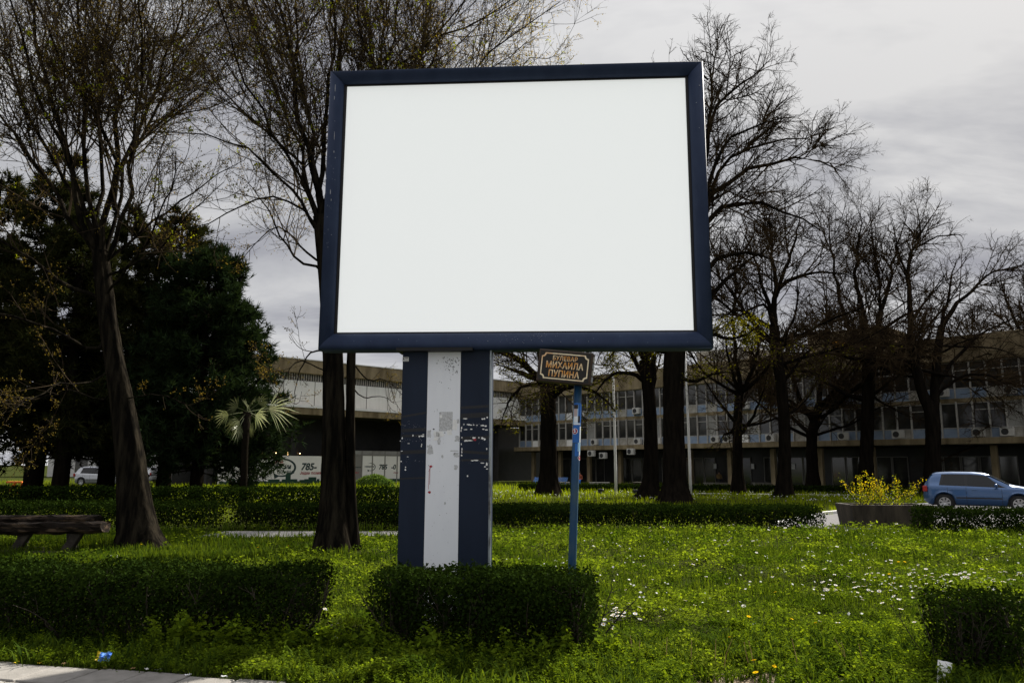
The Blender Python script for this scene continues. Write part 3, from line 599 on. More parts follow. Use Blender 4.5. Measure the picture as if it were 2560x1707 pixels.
wl = L6([(1535, 220, 90, 26), (1610, 345, 70, 30), (1660, 355, 60, 22), (1715, 350, 40, 26), (1785, 360, 40, 16), (1900, 365, 70, 28), (1970, 375, 50, 34), (1550, 450, 90, 20), (1665, 440, 60, 26), (1915, 440, 45, 24), (1985, 455, 70, 26), (1900, 225, 60, 30), (1945, 222, 30, 40), (2000, 195, 30, 40),
         (1510, 340, 16, 36), (1460, 415, 24, 44), (1450, 470, 16, 60), (1470, 615, 20, 36), (1560, 685, 80, 36), (1640, 680, 110, 28), (1720, 620, 90, 36), (1825, 618, 26, 30), (1900, 630, 60, 40), (1945, 650, 40, 40), (1455, 755, 26, 50), (1468, 860, 20, 60), (1467, 925, 20, 50), (1462, 990, 40, 36), (1990, 855, 22, 44), (1690, 1100, 70, 22), (1770, 1095, 110, 24), (1990, 1180, 44, 70), (1900, 1150, 80, 22), (1950, 1230, 40, 24), (1995, 1275, 40, 22), (1585, 1425, 28, 50),
         (635, 585, 70, 36), (575, 590, 50, 34), (440, 575, 24, 40), (215, 628, 30, 36), (176, 688, 24, 20), (205, 900, 40, 18), (192, 1115, 36, 36), (285, 1238, 24, 26), (282, 1292, 28, 36), (350, 742, 50, 14), (625, 760, 24, 36), (615, 800, 20, 40), (330, 1020, 40, 12), (660, 552, 40, 18)])
scr(wl, YP, M['paper'], 'paper_scraps', True)
sp = []
for _ in range(120):
    u = rf.choice([rf.uniform(1150, 1222), rf.uniform(1004, 1064)]); v = rf.choice([1090, 1098, 1066, 1152, 1060, 1100]) + rf.gauss(0, 4); sp.append((u, v, rf.uniform(.3, 1.6), rf.uniform(.3, 1.3)))
scr(sp, YP, M['scuff'], 'paint_scuffs', True)
x, z = bill_pt(1203, 1099, YP); b = MB(); flat(b, flake(1 * bill_pt(*cp(1738, 660), YP)[0], bill_pt(*cp(1738, 660), YP)[1], .03, .028), YP - .001); b.build('paper_scrap', M['red'], bill)
for (ua, va, ub, vb, w) in ((1152, 1019, 1222, 1015, 7), (1152, 1040, 1222, 1036, 12), (1152, 1096, 1222, 1093, 9), (1152, 1128, 1222, 1133, 7), (1003, 1042, 1066, 1031, 5), (1003, 1076, 1065, 1073, 8), (1002, 1131, 1063, 1128, 9), (1000, 1196, 1063, 1194, 4), (1003, 1090, 1064, 1088, 6), (1152, 1150, 1222, 1149, 5)):
    p = bill_pt(ua, va, YP); q = bill_pt(ub, vb, YP); h = w * PXM / 2; b = MB()
    b.add([(p[0], YP - .0008, p[1] - h), (q[0], YP - .0008, q[1] - h), (q[0], YP - .0008, q[1] + h), (p[0], YP - .0008, p[1] + h)], [(0, 1, 2, 3)]); b.build('tape_band', M['tape'], bill)
b = MB(); p = bill_pt(1014, 898, YP); b.box(p[0] - .036, p[0] + .036, YP - .002, YP - .0005, p[1] - .024, p[1] + .024); st = b.build('inventory_sticker', M['paper'], bill)
b = MB(); b.box(p[0] - .028, p[0] - .014, YP - .0035, YP - .002, p[1] - .004, p[1] + .016); b.box(p[0] - .004, p[0] + .03, YP - .0035, YP - .002, p[1] + .006, p[1] + .016); b.box(p[0] - .028, p[0] + .03, YP - .0035, YP - .002, p[1] - .016, p[1] - .011); b.build('print', M['chip'], st)
# pale scratches on the frame
b = MB()
def scratch(u, v, w, h):
    x, z = bill_pt(u, v, 0.0); flat(b, flake(x, z, w * PXM, h * PXM, 6), -0.0005)
for (u, v, w, h) in ((838, 222, 2.2, 24), (836, 246, 2.2, 10), (836, 340, 1.2, 26), (835, 380, 1.5, 8), (826, 480, 2.2, 14), (828, 500, 1.5, 6), (815, 447, 3, 3), (838, 395, 1, 5), (1749, 214, 3.5, 1.8), (1741, 257, 2, 2.2), (1748, 320, 2, 2)): scratch(u, v, w, h)
for _ in range(30): scratch(rf.uniform(812, 838), rf.uniform(300, 620), rf.uniform(.4, 1.4), rf.uniform(.5, 2.4))
for _ in range(75): scratch(rf.choice([rf.gauss(1290, 30), rf.uniform(860, 1720), rf.gauss(1345, 18)]), rf.uniform(832, 858), rf.uniform(.4, 1.5), rf.uniform(.5, 2.2))
o = b.build('scratches', M['scuff'], bill); o['kind'] = 'stuff'

# ------------------------------------------------------------------ street-name sign on its leaning blue pole
def street_sign():
    Ys = 8.12; base = atY(1426, 1540, Ys); top = atY(1446, 940, Ys); base = base + (base - top) * (base[2] / (top[2] - base[2])); base[2] = 0
    root = thing('street_sign', 'rusty black street name sign on a leaning blue pole covered in torn stickers', 'street sign', tuple(base))
    T = top - base; b = MB(); n = 14; b.tube([T * (-.03), T * .3, T * .6, T], [.042, .0415, .041, .041], 20); pole = b.build('pole', M['bluepole'], root, True)
    def wrap(name, v0, v1, a0, a1, m, rr, par=None):
        f0 = (1440 - v0) / 500; z0 = atY(1440, v0, Ys)[2] / T[2]; z1 = atY(1440, v1, Ys)[2] / T[2]; bb = MB(); k = 12; P = []
        for z in (z0, z1):
            for i in range(k + 1):
                a = math.radians(a0 + (a1 - a0) * i / k); P.append(T * z + np.array([math.sin(a) * rr, -math.cos(a) * rr, 0]))
        bb.add(P, [(i, i + 1, i + k + 2, i + k + 1) for i in range(k)]); return bb.build(name, m, par or pole, True)
    wrap('sticker', 1068, 1008, -62, 75, M['st_blue'], .0425)
    wrap('sticker', 1060, 1012, -66, 10, M['st_pale'], .0432)
    wrap('sticker', 1044, 1018, -58, -2, M['st_skin'], .0438)
    wrap('sticker', 1022, 1012, -60, 6, M['hair'], .0441)
    wrap('sticker', 1056, 1041, -50, 20, M['st_white'], .0444)
    wrap('sticker', 1056, 1040, 8, 40, M['trim'], .0447)
    wrap('sticker', 1062, 1058, -55, 50, M['st_white'], .0447)
    wrap('sticker', 1106, 1068, -75, 70, M['st_blue'], .0425)
    wrap('sticker', 1150, 1066, 42, 76, M['st_white'], .0432)
    wrap('sticker', 1128, 1106, 20, 70, M['st_pale'], .0436)
    wrap('sticker', 1140, 1108, -20, 60, M['st_blue'], .0428)
    # round number badge bent round the pole
    def badge(vc, ac, r, m, rr, nm):
        zc = atY(1440, vc, Ys)[2]; bb = MB(); P = []
        for i in range(20):
            th = 2 * math.pi * i / 20; a = math.radians(ac) + r * math.cos(th) / .0425; P.append(T * ((zc + r * math.sin(th)) / T[2]) + np.array([math.sin(a) * rr, -math.cos(a) * rr, 0]))
        bb.add(P, [tuple(range(20))]); return bb.build(nm, m, pole)
    badge(1078, -30, .032, M['st_white'], .0450, 'number_badge'); badge(1078, -30, .026, M['red'], .0458, 'number_badge')
    badge(1144, 62, .028, M['st_white'], .0450, 'number_badge'); badge(1144, 62, .022, M['red'], .0458, 'number_badge')
    t = text_obj('2', .042, M['st_white'], pole, 'number', .0005, .002); zc = atY(1440, 1078, Ys)[2]; a = math.radians(-30)
    t.matrix_local = Matrix.Translation(Vector(T * (zc / T[2]) + np.array([math.sin(a) * .0475, -math.cos(a) * .0475, 0]))) @ Matrix.Rotation(a, 4, 'Z') @ Matrix.Rotation(math.pi / 2, 4, 'X')
    # sign box
    c = atY(1411, 917, Ys - .09) - base; W, H, D = .578, .345, .15
    Mx = Matrix.Translation(Vector(c)) @ Matrix.Rotation(math.radians(-14), 4, 'Z') @ Matrix.Rotation(math.radians(6.6), 4, 'Y')
    b = MB(); b.bbox(-W / 2, W / 2, 0, D, -H / 2, H / 2, .008); box = b.build('sign_box', M['sign_rust'], root); box.matrix_local = Mx
    b = MB(); b.box(-W / 2 + .02, W / 2 - .02, -.004, .0, -H / 2 + .02, H / 2 - .02); b.build('sign_face', M['sign_black'], box)
    # border with concave corners
    def outline(w, h, r):
        P = []
        for (sx, sz, a0) in ((1, 1, 180), (-1, 1, 270), (-1, -1, 0), (1, -1, 90)):
            arr = []
            for i in range(7):
                a = math.radians(a0 + 90 * i / 6); arr.append((sx * w / 2 + math.cos(a) * r, sz * h / 2 + math.sin(a) * r))
            P += arr[::-1] if True else arr
        return P
    A = outline(W - .072, H - .068, .036); B = outline(W - .096, H - .092, .036); n = len(A); b = MB()
    b.add([(x, -.0055, z) for x, z in A] + [(x, -.0055, z) for x, z in B], [(i, (i + 1) % n, n + (i + 1) % n, n + i) for i in range(n)]); b.build('border', M['letter2'], box)
    for body, sz, z, sx in (('БУЛЕВАР', .066, .083, .86), ('МИХАИЛА', .094, .008, .80), ('ПУПИНА', .094, -.082, .80)):
        t = text_obj(body, sz, M['letter'], box, 'lettering', .0008, .0022 if sz > .07 else .0010, 0, 'CENTER', sx, 1.06); t.matrix_local = Matrix.Translation((0, -.0058, z)) @ Matrix.Rotation(math.pi / 2, 4, 'X')
    for i, z0 in enumerate((-.13, -.06, .01, .08)):
        b = MB(); b.box(W / 2, W / 2 + .004, .04, D - .015, z0, z0 + .055); b.build('side_pane', M['frame_w'] if i % 2 else M['scuff'], box)
    b = MB(); b.lathe([(.055, -.05), (.055, .05)], 16, Matrix.Translation(Vector(T * .985))); b.build('clamp', M['trim'], root)
street_sign()

# ------------------------------------------------------------------ buildings
def facade_frame(ax): return Vector((*ax, 0))
COR = (0.9, 85.6)
def office_right():
    # local x runs along the facade from the corner towards the camera's right, local y goes into the building
    ang = math.atan2(-.731, .682); bl = thing('office_building', 'long two storey concrete office block on columns with blue spandrel panels and air conditioners', 'building', (COR[0], COR[1], 0), ang)
    L = 72.0; rs = random.Random(21)
    # levels
    b = MB(); b.bbox(0, L, -.25, 14, 8.95, 10.75, .03); fa = b.build('roof_fascia', M['concrete'], bl)
    b = MB(); b.box(.0, L, -.02, 14, 6.12, 6.42); b.build('floor_slab', M['concrete'], bl)
    b = MB(); b.bbox(-.0, L, -.9, 14, 3.25, 3.68, .02); b.build('floor_slab', M['concrete'], bl)
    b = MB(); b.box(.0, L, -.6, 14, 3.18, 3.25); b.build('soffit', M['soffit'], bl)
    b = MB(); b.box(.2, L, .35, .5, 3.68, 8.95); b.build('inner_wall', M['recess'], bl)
    # shared meshes
    def shared(name, fn, m):
        bb = MB(); fn(bb); o = bb.build(name, m); me = o.data; bpy.data.objects.remove(o); return me
    W = 1.0
    def frame(bb, w=W, z0=0, z1=1.74, t=.045):
        bb.box(0, t, 0, .09, z0, z1); bb.box(w - t, w, 0, .09, z0, z1); bb.box(t, w - t, 0, .09, z0, z0 + t); bb.box(t, w - t, 0, .09, z1 - t, z1)
    f1 = shared('window', lambda q: frame(q, .992, 0, 1.74), M['frame_w']); f2 = shared('window', lambda q: frame(q, .992, 0, 1.84), M['frame_w'])
    g1 = shared('pane', lambda q: q.box(.045, .947, .05, .06, .045, 1.695), M['glass']); g2 = shared('pane', lambda q: q.box(.045, .947, .05, .06, .045, 1.795), M['glass'])
    h1 = shared('pane', lambda q: q.box(.045, .947, .05, .06, .045, 1.695), M['blind'])
    tr = shared('transom', lambda q: q.box(.045, .947, .0, .08, 1.22, 1.27), M['frame_w'])
    s1 = {k: shared('spandrel_panel', lambda q: q.box(.02, .975, .02, .08, 0, .66), M[k]) for k in ('bluepanel', 'whitepanel', 'concrete_light')}
    mu = shared('mullion', lambda q: q.box(-.04, .04, -.10, .02, 0, 2.5), M['frame_w'])
    for i in range(0, 70):
        for fl, (zs, f, g) in enumerate(((4.36, f1, g1), (7.1, f2, g2))):
            w = link('window', f, bl); w.location = (i * W, 0.0, zs)
            gg = h1 if (rs.random() < .12 and fl == 0) else g
            p = link('pane', gg, w)
            if rs.random() < .55: link('transom', tr, w)
            s = link('spandrel_panel', s1[rs.choices(['bluepanel', 'whitepanel', 'concrete_light'], [.72, .13, .15])[0]], bl); s.location = (i * W, 0, zs - .675)
        if i % 1 == 0:
            for zs in (3.69, 6.43): m_ = link('mullion', mu, bl); m_.location = (i * W, -.005, zs)
    # air conditioners
    ac = MB(); ac.bbox(-.40, .40, -.32, 0, 0, .58, .02); acm = ac.build('air_conditioner', M['acwhite']); ame = acm.data; bpy.data.objects.remove(acm)
    fg = MB(); fg.lathe([(.22, -.012), (.22, .0)], 18, Matrix.Translation((-.10, -.325, .29)) @ Matrix.Rotation(math.pi / 2, 4, 'X')); fo = fg.build('fan_grille', M['acfan']); fme = fo.data; bpy.data.objects.remove(fo)
    spots = [(10.6, 3.75), (10.9, 2.62), (12.4, 2.40), (16.0, 3.72), (15.8, 2.75), (24.4, 3.72), (25.6, 3.72), (9.0, 6.6), (15.9, 6.6), (27.4, 6.5), (33.0, 3.72), (35.6, 3.72), (39.6, 3.75), (44.8, 3.75), (46.5, 3.75), (31.2, 6.5), (37.2, 6.5), (42.8, 6.55), (46.9, 6.5), (20.8, 6.5), (18.3, 3.72), (29.6, 3.72), (48.6, 6.5)]
    for x, z in spots:
        o = link('air_conditioner', ame, bl); yy = -.10 if z > 3 else -.92; o.location = (x + .5, yy, z); link('fan_grille', fme, o)
    # ground floor: columns, shopfront
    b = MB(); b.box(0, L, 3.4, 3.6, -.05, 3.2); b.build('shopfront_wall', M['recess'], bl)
    cb = MB(); cb.bbox(-.19, .19, -.19, .19, -.05, 3.19, .02); co = cb.build('column', M['concrete']); cme = co.data; bpy.data.objects.remove(co)
    x = 2.0
    while x < 70: o = link('column', cme, bl); o.location = (x, 0.2, 0); x += 4.0
    sf = MB(); frame(sf, 1.15, 0, 2.5, .06); so = sf.build('shopfront_frame', M['mullion']); sme = so.data; bpy.data.objects.remove(so)
    sg = MB(); sg.box(.06, 1.09, .04, .05, .06, 2.44); go = sg.build('pane', M['glass']); gme = go.data; bpy.data.objects.remove(go)
    x = 1.0
    while x < 68:
        o = link('shopfront_frame', sme, bl); o.location = (x, 3.28, 0.0); link('pane', gme, o); x += rs.choice([1.2, 1.2, 1.2, 2.4])
    # notices in the shopfront
    for x in (24.3, 26.2, 30.0, 22.4): b = MB(); b.box(x, x + .3, 3.24, 3.25, 1.5, 1.95); b.build('notice', M['paper'], bl)
    # roof boxes
    b = MB(); b.bbox(32.5, 38.6, 2.2, 7, 10.75, 12.6, .03); rb = b.build('roof_house', M['concrete'], bl)
    b = MB(); b.box(34.6, 37.0, 2.16, 2.199, 10.9, 11.75); b.build('orange_panel', M['amber'], rb)
    b = MB(); b.bbox(21.5, 26.8, 2.5, 7, 10.75, 12.3, .03); b.build('roof_house', M['concrete_light'], bl)
    b = MB(); b.bbox(0.4, 5, 2.2, 6, 10.75, 11.6, .03); b.build('roof_house', M['concrete_light'], bl)
    for x in (31, 33.4, 36.2): b = MB(); b.tube([(x, 3.4, 10.7), (x, 3.4, 13.6)], .035, 6); b.build('aerial', M['mullion'], bl)
office_right()
def office_left():
    # local x runs along the facade from the corner to the left, local -y faces the park
    ang = math.atan2(.682, .731); bl = thing('service_centre_building', 'concrete building wing with white corrugated upper storey and a white banner below', 'building', (COR[0], COR[1], 0), ang)
    # here local x = -s
    L = 36.0; rs = random.Random(31)
    b = MB(); b.bbox(-L, .3, -.3, 12, 9.65, 10.85, .03); b.build('roof_fascia', M['concrete'], bl)
    b = MB(); b.box(-L + .1, .25, -.36, 11.8, 10.853, 10.93); b.build('roof_edge', M['whitepanel'], bl)
    b = MB(); b.bbox(-L, .3, -1.0, 12, 5.98, 6.58, .02); b.build('balcony_slab', M['concrete'], bl)
    b = MB(); b.box(-L, .3, -1.05, -.9, 6.583, 6.78); b.build('balcony_rail', M['whitepanel'], bl)
    # corrugated panels with bays
    x = -L
    while x < -0.5:
        w = rs.choice([2.4, 3.0, 3.0]); b = MB(); k = int(w / .16)
        for i in range(k):
            xa = x + i * w / k; b.box(xa + .012, xa + w / k - .03, .10 - .02, .16, 6.6, 9.0); 
        b.box(x, x + w - .06, .12, .2, 6.58, 9.02); pn = b.build('corrugated_panel', M['whitepanel'], bl)
        b = MB(); k2 = int(w / .22)
        for i in range(k2): b.box(x + i * w / k2, x + i * w / k2 + .09, .10, .16, 9.06, 9.64)
        b.build('louvre', M['frame_w'], bl)
        b = MB(); b.box(x + w - .06, x + w, .05, .2, 6.585, 9.64); b.build('mullion', M['mullion'], bl); x += w
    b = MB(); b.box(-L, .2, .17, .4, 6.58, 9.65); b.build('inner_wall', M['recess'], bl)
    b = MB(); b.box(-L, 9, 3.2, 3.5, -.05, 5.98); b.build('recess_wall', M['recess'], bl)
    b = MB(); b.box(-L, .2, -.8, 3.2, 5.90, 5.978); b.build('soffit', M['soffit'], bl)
    for xx in (-34, -26.8, -14.5, -9, -3): b = MB(); b.bbox(xx - .25, xx + .25, .5, 1.0, -.05, 5.9, .02); b.build('column', M['soffit'], bl)
    # ground-floor banner wall
    yb = 0.0
    b = MB(); b.box(-33.5, -21.3, yb, yb + .12, .12, 2.45); bn = b.build('banner', M['banner'], bl)
    def put(body, size, x, z, m, bold=.004, shear=.0, par=bn, sx=1.0, al='LEFT', y=yb - .004):
        t = text_obj(body, size, m, par, 'lettering', .001, bold, shear, al, sx); t.matrix_local = Matrix.Translation((x, y, z)) @ Matrix.Rotation(math.pi / 2, 4, 'X'); return t
    def SX(u): return float(np.interp(u, [560, 650, 732, 807, 900, 1000, 1010], [-33.0, -30.05, -27.1, -24.3, -20.4, -15.9, -15.5]))
    put('град', .42, SX(683), 1.98, M['bn_red'], .008)
    put('сервисни', .56, SX(662), 1.52, M['bn_dark'], .022, .12, sx=.93)
    put('центар', .48, SX(694), 1.08, M['bn_dark'], .002)
    put('785-', .82, SX(754), 1.50, M['bn_dark'], .03, .2)
    put('Један позив', .34, SX(752), .98, M['bn_red'], .010)
    def swoosh(par, cx, cz, rx, rz, m, y, w=.16):
        b = MB(); P = []; n = 26
        for i in range(n + 1):
            a = math.radians(118 - 250 * i / n); t = max(0.0, math.sin(math.pi * i / n)) ** .7; P.append((cx + rx * math.cos(a), cz + rz * math.sin(a), w * t * rx))
        V = []
        for i, (x, z, t) in enumerate(P):
            a = math.radians(118 - 250 * i / n); V += [(x + math.cos(a) * t * .5, y, z + math.sin(a) * t * .5), (x - math.cos(a) * t * .5, y, z - math.sin(a) * t * .5)]
        b.add(V, [(2 * i, 2 * i + 2, 2 * i + 3, 2 * i + 1) for i in range(n)])
        b.add([(cx - rx * .62, y - .001, cz - rz * .62), (cx - rx * .52, y - .001, cz - rz * 1.32), (cx - rx * .15, y - .001, cz - rz * .98), (cx - rx * .4, y - .001, cz - rz * .80)], [(0, 1, 2, 3)])
        return b.build('speech_bubble_mark', m, par)
    swoosh(bn, SX(706), 1.45, 1.22, .72, M['bn_dark'], yb - .003)
    b = MB(); rk = random.Random(4); xx = -33.4; zb = .125
    b.box(-33.4, -21.4, yb - .003, yb - .001, zb, zb + .18)
    while xx < -21.9:
        w = rk.uniform(.25, .8); b.box(xx, xx + w, yb - .003, yb - .001, zb + .18, zb + .18 + rk.choice([.04, .1, .16, .25, .32])); xx += w + rk.choice([0, .05, .2])
    tx = SX(723); b.box(tx - .24, tx + .24, yb - .0035, yb - .001, zb + .18, .92); b.box(tx - .16, tx + .16, yb - .0035, yb - .001, .92, 1.02); b.box(tx - .02, tx + .02, yb - .0035, yb - .001, 1.02, 1.22)
    b.build('skyline_print', M['bn_green'], bn)
    # glazed entrance panels covered in white film
    xs = [SX(858), SX(885), SX(906), SX(931), SX(962), SX(993), -13.4, -11.0, -8.6]
    for i, (xa, xb) in enumerate(zip(xs[:-1], xs[1:])):
        b = MB(); b.box(xa + .05, xb - .05, yb + .02, yb + .07, .1, 2.55); pnl = b.build('film_panel', M['banner'] if i != 1 else M['mullion'], bl)
        b = MB(); b.box(xa - .05, xa + .05, yb - .02, yb + .1, 0, 3.0); b.build('mullion', M['mullion'], bl)
        if i >= 3: b = MB(); b.box(xa + .06, xb - .06, yb + .012, yb + .018, .12, .42); b.build('green_band', M['bn_green'], bl)
    b = MB(); b.box(SX(858), -8.6, yb - .01, yb + .09, 2.56, 2.66); b.build('transom', M['mullion'], bl)
    b = MB(); b.box(SX(858), -8.6, yb + .02, yb + .07, 2.67, 3.0); b.build('film_panel', M['blind'], bl)
    ph = put('785', .62, SX(947), 1.50, M['bn_dark'], .022, .2, bl, y=yb + .018); put('-0', .62, SX(978), 1.50, M['bn_dark'], .022, .2, bl, y=yb + .018)
    put('Један', .2, SX(984), 1.0, M['bn_red'], .004, 0, bl, y=yb + .018)
    put('сервисни', .22, SX(913), 1.56, M['bn_dark'], .008, .1, bl, y=yb + .018); swoosh(bl, SX(927), 1.52, .52, .34, M['bn_dark'], yb + .016)
    put('785-0', .2, SX(888), 1.0, M['bn_red'], .006, 0, bl, y=yb + .018); put('сервисни', .17, SX(886), 1.5, M['bn_dark'], .005, .1, bl, y=yb + .018)
    # small ceiling lamps, lit
    for u, v in ((700, 1133), (667, 1132), (677, 1133), (731, 1132), (746, 1130), (762, 1131), (762, 1135), (762, 1139), (778, 1130), (776, 1137), (793, 1132), (855, 1133), (640, 1133)):
        b = MB(); b.lathe([(.012, -.035), (.04, -.02), (.04, .02), (.012, .035)], 8, Matrix.Translation((SX(u) , 3.05, 2.6 + (1135 - v) * .04))); b.build('ceiling_lamp', M['lamp'], bl)
office_left()
def far_block():
    bl = thing('distant_building', 'pale low building glimpsed beyond the dark conifers', 'building', (-62, 104, 0), math.radians(-8)); rs = random.Random(2)
    b = MB(); b.bbox(0, 44, 0, 10, -.05, 6.6, .05); b.build('wall', M['far_wall'], bl)
    b = MB(); b.bbox(-.3, 44.3, -.4, 10.3, 6.6, 7.1, .05); b.build('roof', M['concrete'], bl)
    for i in range(14):
        for z in (.6, 3.6): b = MB(); b.box(1 + i * 3.05, 2.8 + i * 3.05, -.03, .02, z, z + 1.7); b.build('window', M['glass'], bl)
far_block()

# ------------------------------------------------------------------ trees
def A_tree():
    tr = [([(352, 1390), (340, 1300), (330, 1180), (308, 1020), (285, 900), (268, 790), (258, 700), (250, 630)], [.42, .34, .285, .225, .18, .17, .165, .155], 0.0)]
    lm = [([(252, 640), (228, 590), (196, 520), (167, 449), (159, 347), (139, 245), (110, 163), (82, 61), (66, -60), (50, -190)], (.13, .02), -1.2),
          ([(256, 650), (270, 580), (282, 530), (294, 388), (290, 286), (278, 184), (282, 82), (290, -40), (300, -200)], (.14, .02), .8),
          ([(284, 520), (302, 400), (345, 340), (370, 280), (385, 225), (424, 143), (449, 61), (470, -20), (490, -120)], (.09, .02), 1.6),
          ([(290, 400), (265, 326), (229, 261), (176, 196), (135, 114), (102, 41), (80, -60)], (.075, .02), -1.8),
          ([(250, 640), (226, 520), (216, 428), (212, 286), (216, 163), (192, 61), (196, -40), (190, -170)], (.11, .02), -.6),
          ([(262, 660), (300, 575), (322, 510), (326, 400), (351, 265), (359, 184), (357, 60), (350, -60)], (.10, .02), -2.0),
          ([(256, 660), (300, 620), (367, 571), (449, 510), (530, 449), (612, 400)], (.07, .012), 1.5),
          ([(262, 690), (330, 660), (388, 637), (430, 585), (490, 520), (560, 455)], (.06, .012), -1.5),
          ([(250, 650), (200, 585), (150, 500), (102, 428), (61, 347), (0, 286), (-60, 230), (-120, 150)], (.10, .02), 1.0),
          ([(256, 750), (219, 735), (164, 714), (121, 677), (55, 633), (0, 600), (-80, 560), (-140, 540)], (.09, .02), -1.0),
          ([(264, 850), (230, 875), (201, 860), (146, 831), (73, 805), (0, 780), (-80, 770)], (.075, .02), -2.0),
          ([(270, 930), (225, 960), (160, 955), (90, 985), (20, 1030)], (.04, .01), -2.5),
          ([(280, 980), (240, 1010), (190, 970), (120, 985), (30, 1035), (-20, 1060)], (.035, .01), 1.2),
          ([(240, 600), (180, 500), (100, 330), (40, 200), (-10, 60), (-60, -80)], (.09, .02), 2.2),
          ([(305, 995), (340, 990), (400, 985), (450, 1000), (500, 1040)], (.028, .008), -1.5),
          ([(262, 740), (300, 700), (340, 640), (400, 560), (420, 470), (440, 380)], (.06, .015), -3.0),
          ([(250, 640), (250, 500), (245, 330), (250, 160), (240, 0), (235, -160)], (.10, .02), 3.0),
          ([(254, 660), (290, 520), (330, 380), (400, 250), (450, 120), (500, 0), (520, -90)], (.09, .02), 3.4),
          ([(246, 620), (180, 430), (120, 280), (60, 120), (20, -20), (-10, -160)], (.09, .02), -3.4)]
    bare_tree('deciduous_tree', 'tall multi limbed tree in early bud beside the log bench', 101, 15.5, tr, lm, cfg=dict(limbscale=.52, rl=.004, k4=3, d2=1.75, d3=4.6, d4=6.5, up2=.20, a2=42, buds=72000, budsize=.036, new=150, lowz=(5.2, 9.5), rmin=.0030, l2=.50, l3=.50, l4=.6, l2max=3.6, l3max=1.7, l4max=.75), near=True)
A_tree()
def B_tree():
    tr = [([(833, 1392), (836, 1250), (834, 1100), (833, 950), (831, 850), (822, 720), (812, 610), (803, 540)], [.38, .27, .225, .205, .20, .19, .18, .165], 0.0),
          ([(884, 1396), (878, 1250), (876, 1100), (877, 950), (880, 850), (892, 700), (905, 560), (915, 450)], [.12, .092, .090, .088, .088, .085, .08, .07], .0)]
    lm = [([(806, 560), (796, 500), (788, 440), (771, 388), (747, 306), (735, 224), (727, 143), (714, 82), (694, 0), (670, -120)], (.14, .02), -.6),
          ([(806, 560), (800, 450), (790, 360), (763, 253), (745, 180), (740, 80), (736, -40), (730, -160)], (.10, .02), 1.0),
          ([(806, 550), (806, 400), (816, 224), (830, 140), (837, 80), (829, 0), (820, -120)], (.11, .02), -1.4),
          ([(800, 590), (755, 498), (694, 441), (640, 385), (600, 362), (531, 349), (449, 335), (367, 327)], (.075, .010), -1.0),
          ([(804, 600), (780, 480), (755, 408), (694, 347), (612, 286), (551, 229), (510, 171), (486, 143), (460, 60)], (.07, .012), .8),
          ([(810, 640), (790, 560), (747, 510), (673, 486), (612, 510), (551, 547), (490, 568), (440, 580)], (.06, .010), -1.2),
          ([(812, 660), (770, 640), (740, 590), (690, 560), (640, 600), (600, 660)], (.05, .010), 1.2),
          ([(815, 690), (780, 660), (748, 660), (720, 620), (680, 540), (640, 480), (580, 430)], (.06, .012), 2.0),
          ([(806, 560), (840, 400), (850, 250), (850, 170), (846, 78), (826, 0), (810, -120)], (.11, .02), .5),
          ([(850, 180), (852, 100), (867, 0), (880, -90)], (.06, .02), .9),
          ([(810, 600), (870, 400), (930, 230), (935, 163), (907, 116), (901, 61), (890, 0), (885, -110)], (.10, .02), -.8),
          ([(905, 560), (940, 350), (955, 180), (952, 102), (965, 0), (975, -120)], (.085, .02), 1.0),
          ([(912, 470), (950, 260), (969, 163), (989, 85), (996, 0), (1000, -120)], (.075, .02), -.4),
          ([(915, 450), (950, 260), (985, 163), (1074, 102), (1125, 44), (1169, 0), (1220, -80)], (.075, .02), .6),
          ([(915, 450), (1010, 240), (1090, 140), (1120, 80), (1210, 51), (1290, 0), (1340, -60)], (.07, .02), 1.6),
          ([(905, 560), (1040, 330), (1150, 220), (1210, 153), (1278, 102), (1346, 48), (1400, 5)], (.07, .015), -.8),
          ([(905, 560), (1080, 380), (1200, 260), (1280, 190), (1346, 153), (1400, 135)], (.06, .012), 2.4),
          ([(830, 880), (790, 870), (760, 900), (740, 960), (735, 1010)], (.04, .008), -1.0),
          ([(834, 930), (800, 925), (765, 900), (730, 910), (700, 960), (690, 1010)], (.03, .008), -2.0),
          ([(880, 900), (920, 960), (960, 940), (1010, 990)], (.035, .008), .5),
          ([(878, 960), (910, 1000), (950, 985), (990, 1010)], (.03, .008), 1.5),
          ([(812, 620), (770, 420), (700, 250), (650, 120), (610, 0), (590, -100)], (.08, .02), 2.6),
          ([(812, 620), (760, 450), (680, 330), (600, 200), (560, 60), (540, -60)], (.07, .02), -2.8),
          ([(915, 450), (1000, 300), (1060, 160), (1060, 60), (1080, -60)], (.07, .02), 3.0)]
    bare_tree('deciduous_tree', 'twin stemmed budding tree rising behind the billboard beside its column', 202, 15.2, tr, lm, cfg=dict(limbscale=.52, rl=.004, k4=3, d2=2.0, d3=4.6, d4=6.5, up2=.18, a2=44, buds=72000, budsize=.036, new=380, lowz=(5.0, 11.5), rmin=.0030, split=-0.9, l2=.50, l3=.50, l4=.6, l2max=3.6, l3max=1.7, l4max=.75), near=True)
B_tree()
FARC = dict(k4=4, d2=1.6, d3=3.2, d4=5.8, rmin=.0064, twigmat='twig_far', l2=.55, l3=.55, l4=.6, l2max=4.2, l3max=2.6, l4max=1.3, w3=.16, w4=.2, dr=.10, up2=.16, up3=.10, up4=.06, low=900, lowz=(2.8, 8.0))
def FC(**k): d = dict(FARC); d.update(k); return d
GT = 'old bare linden trees between the hedge and the office block'
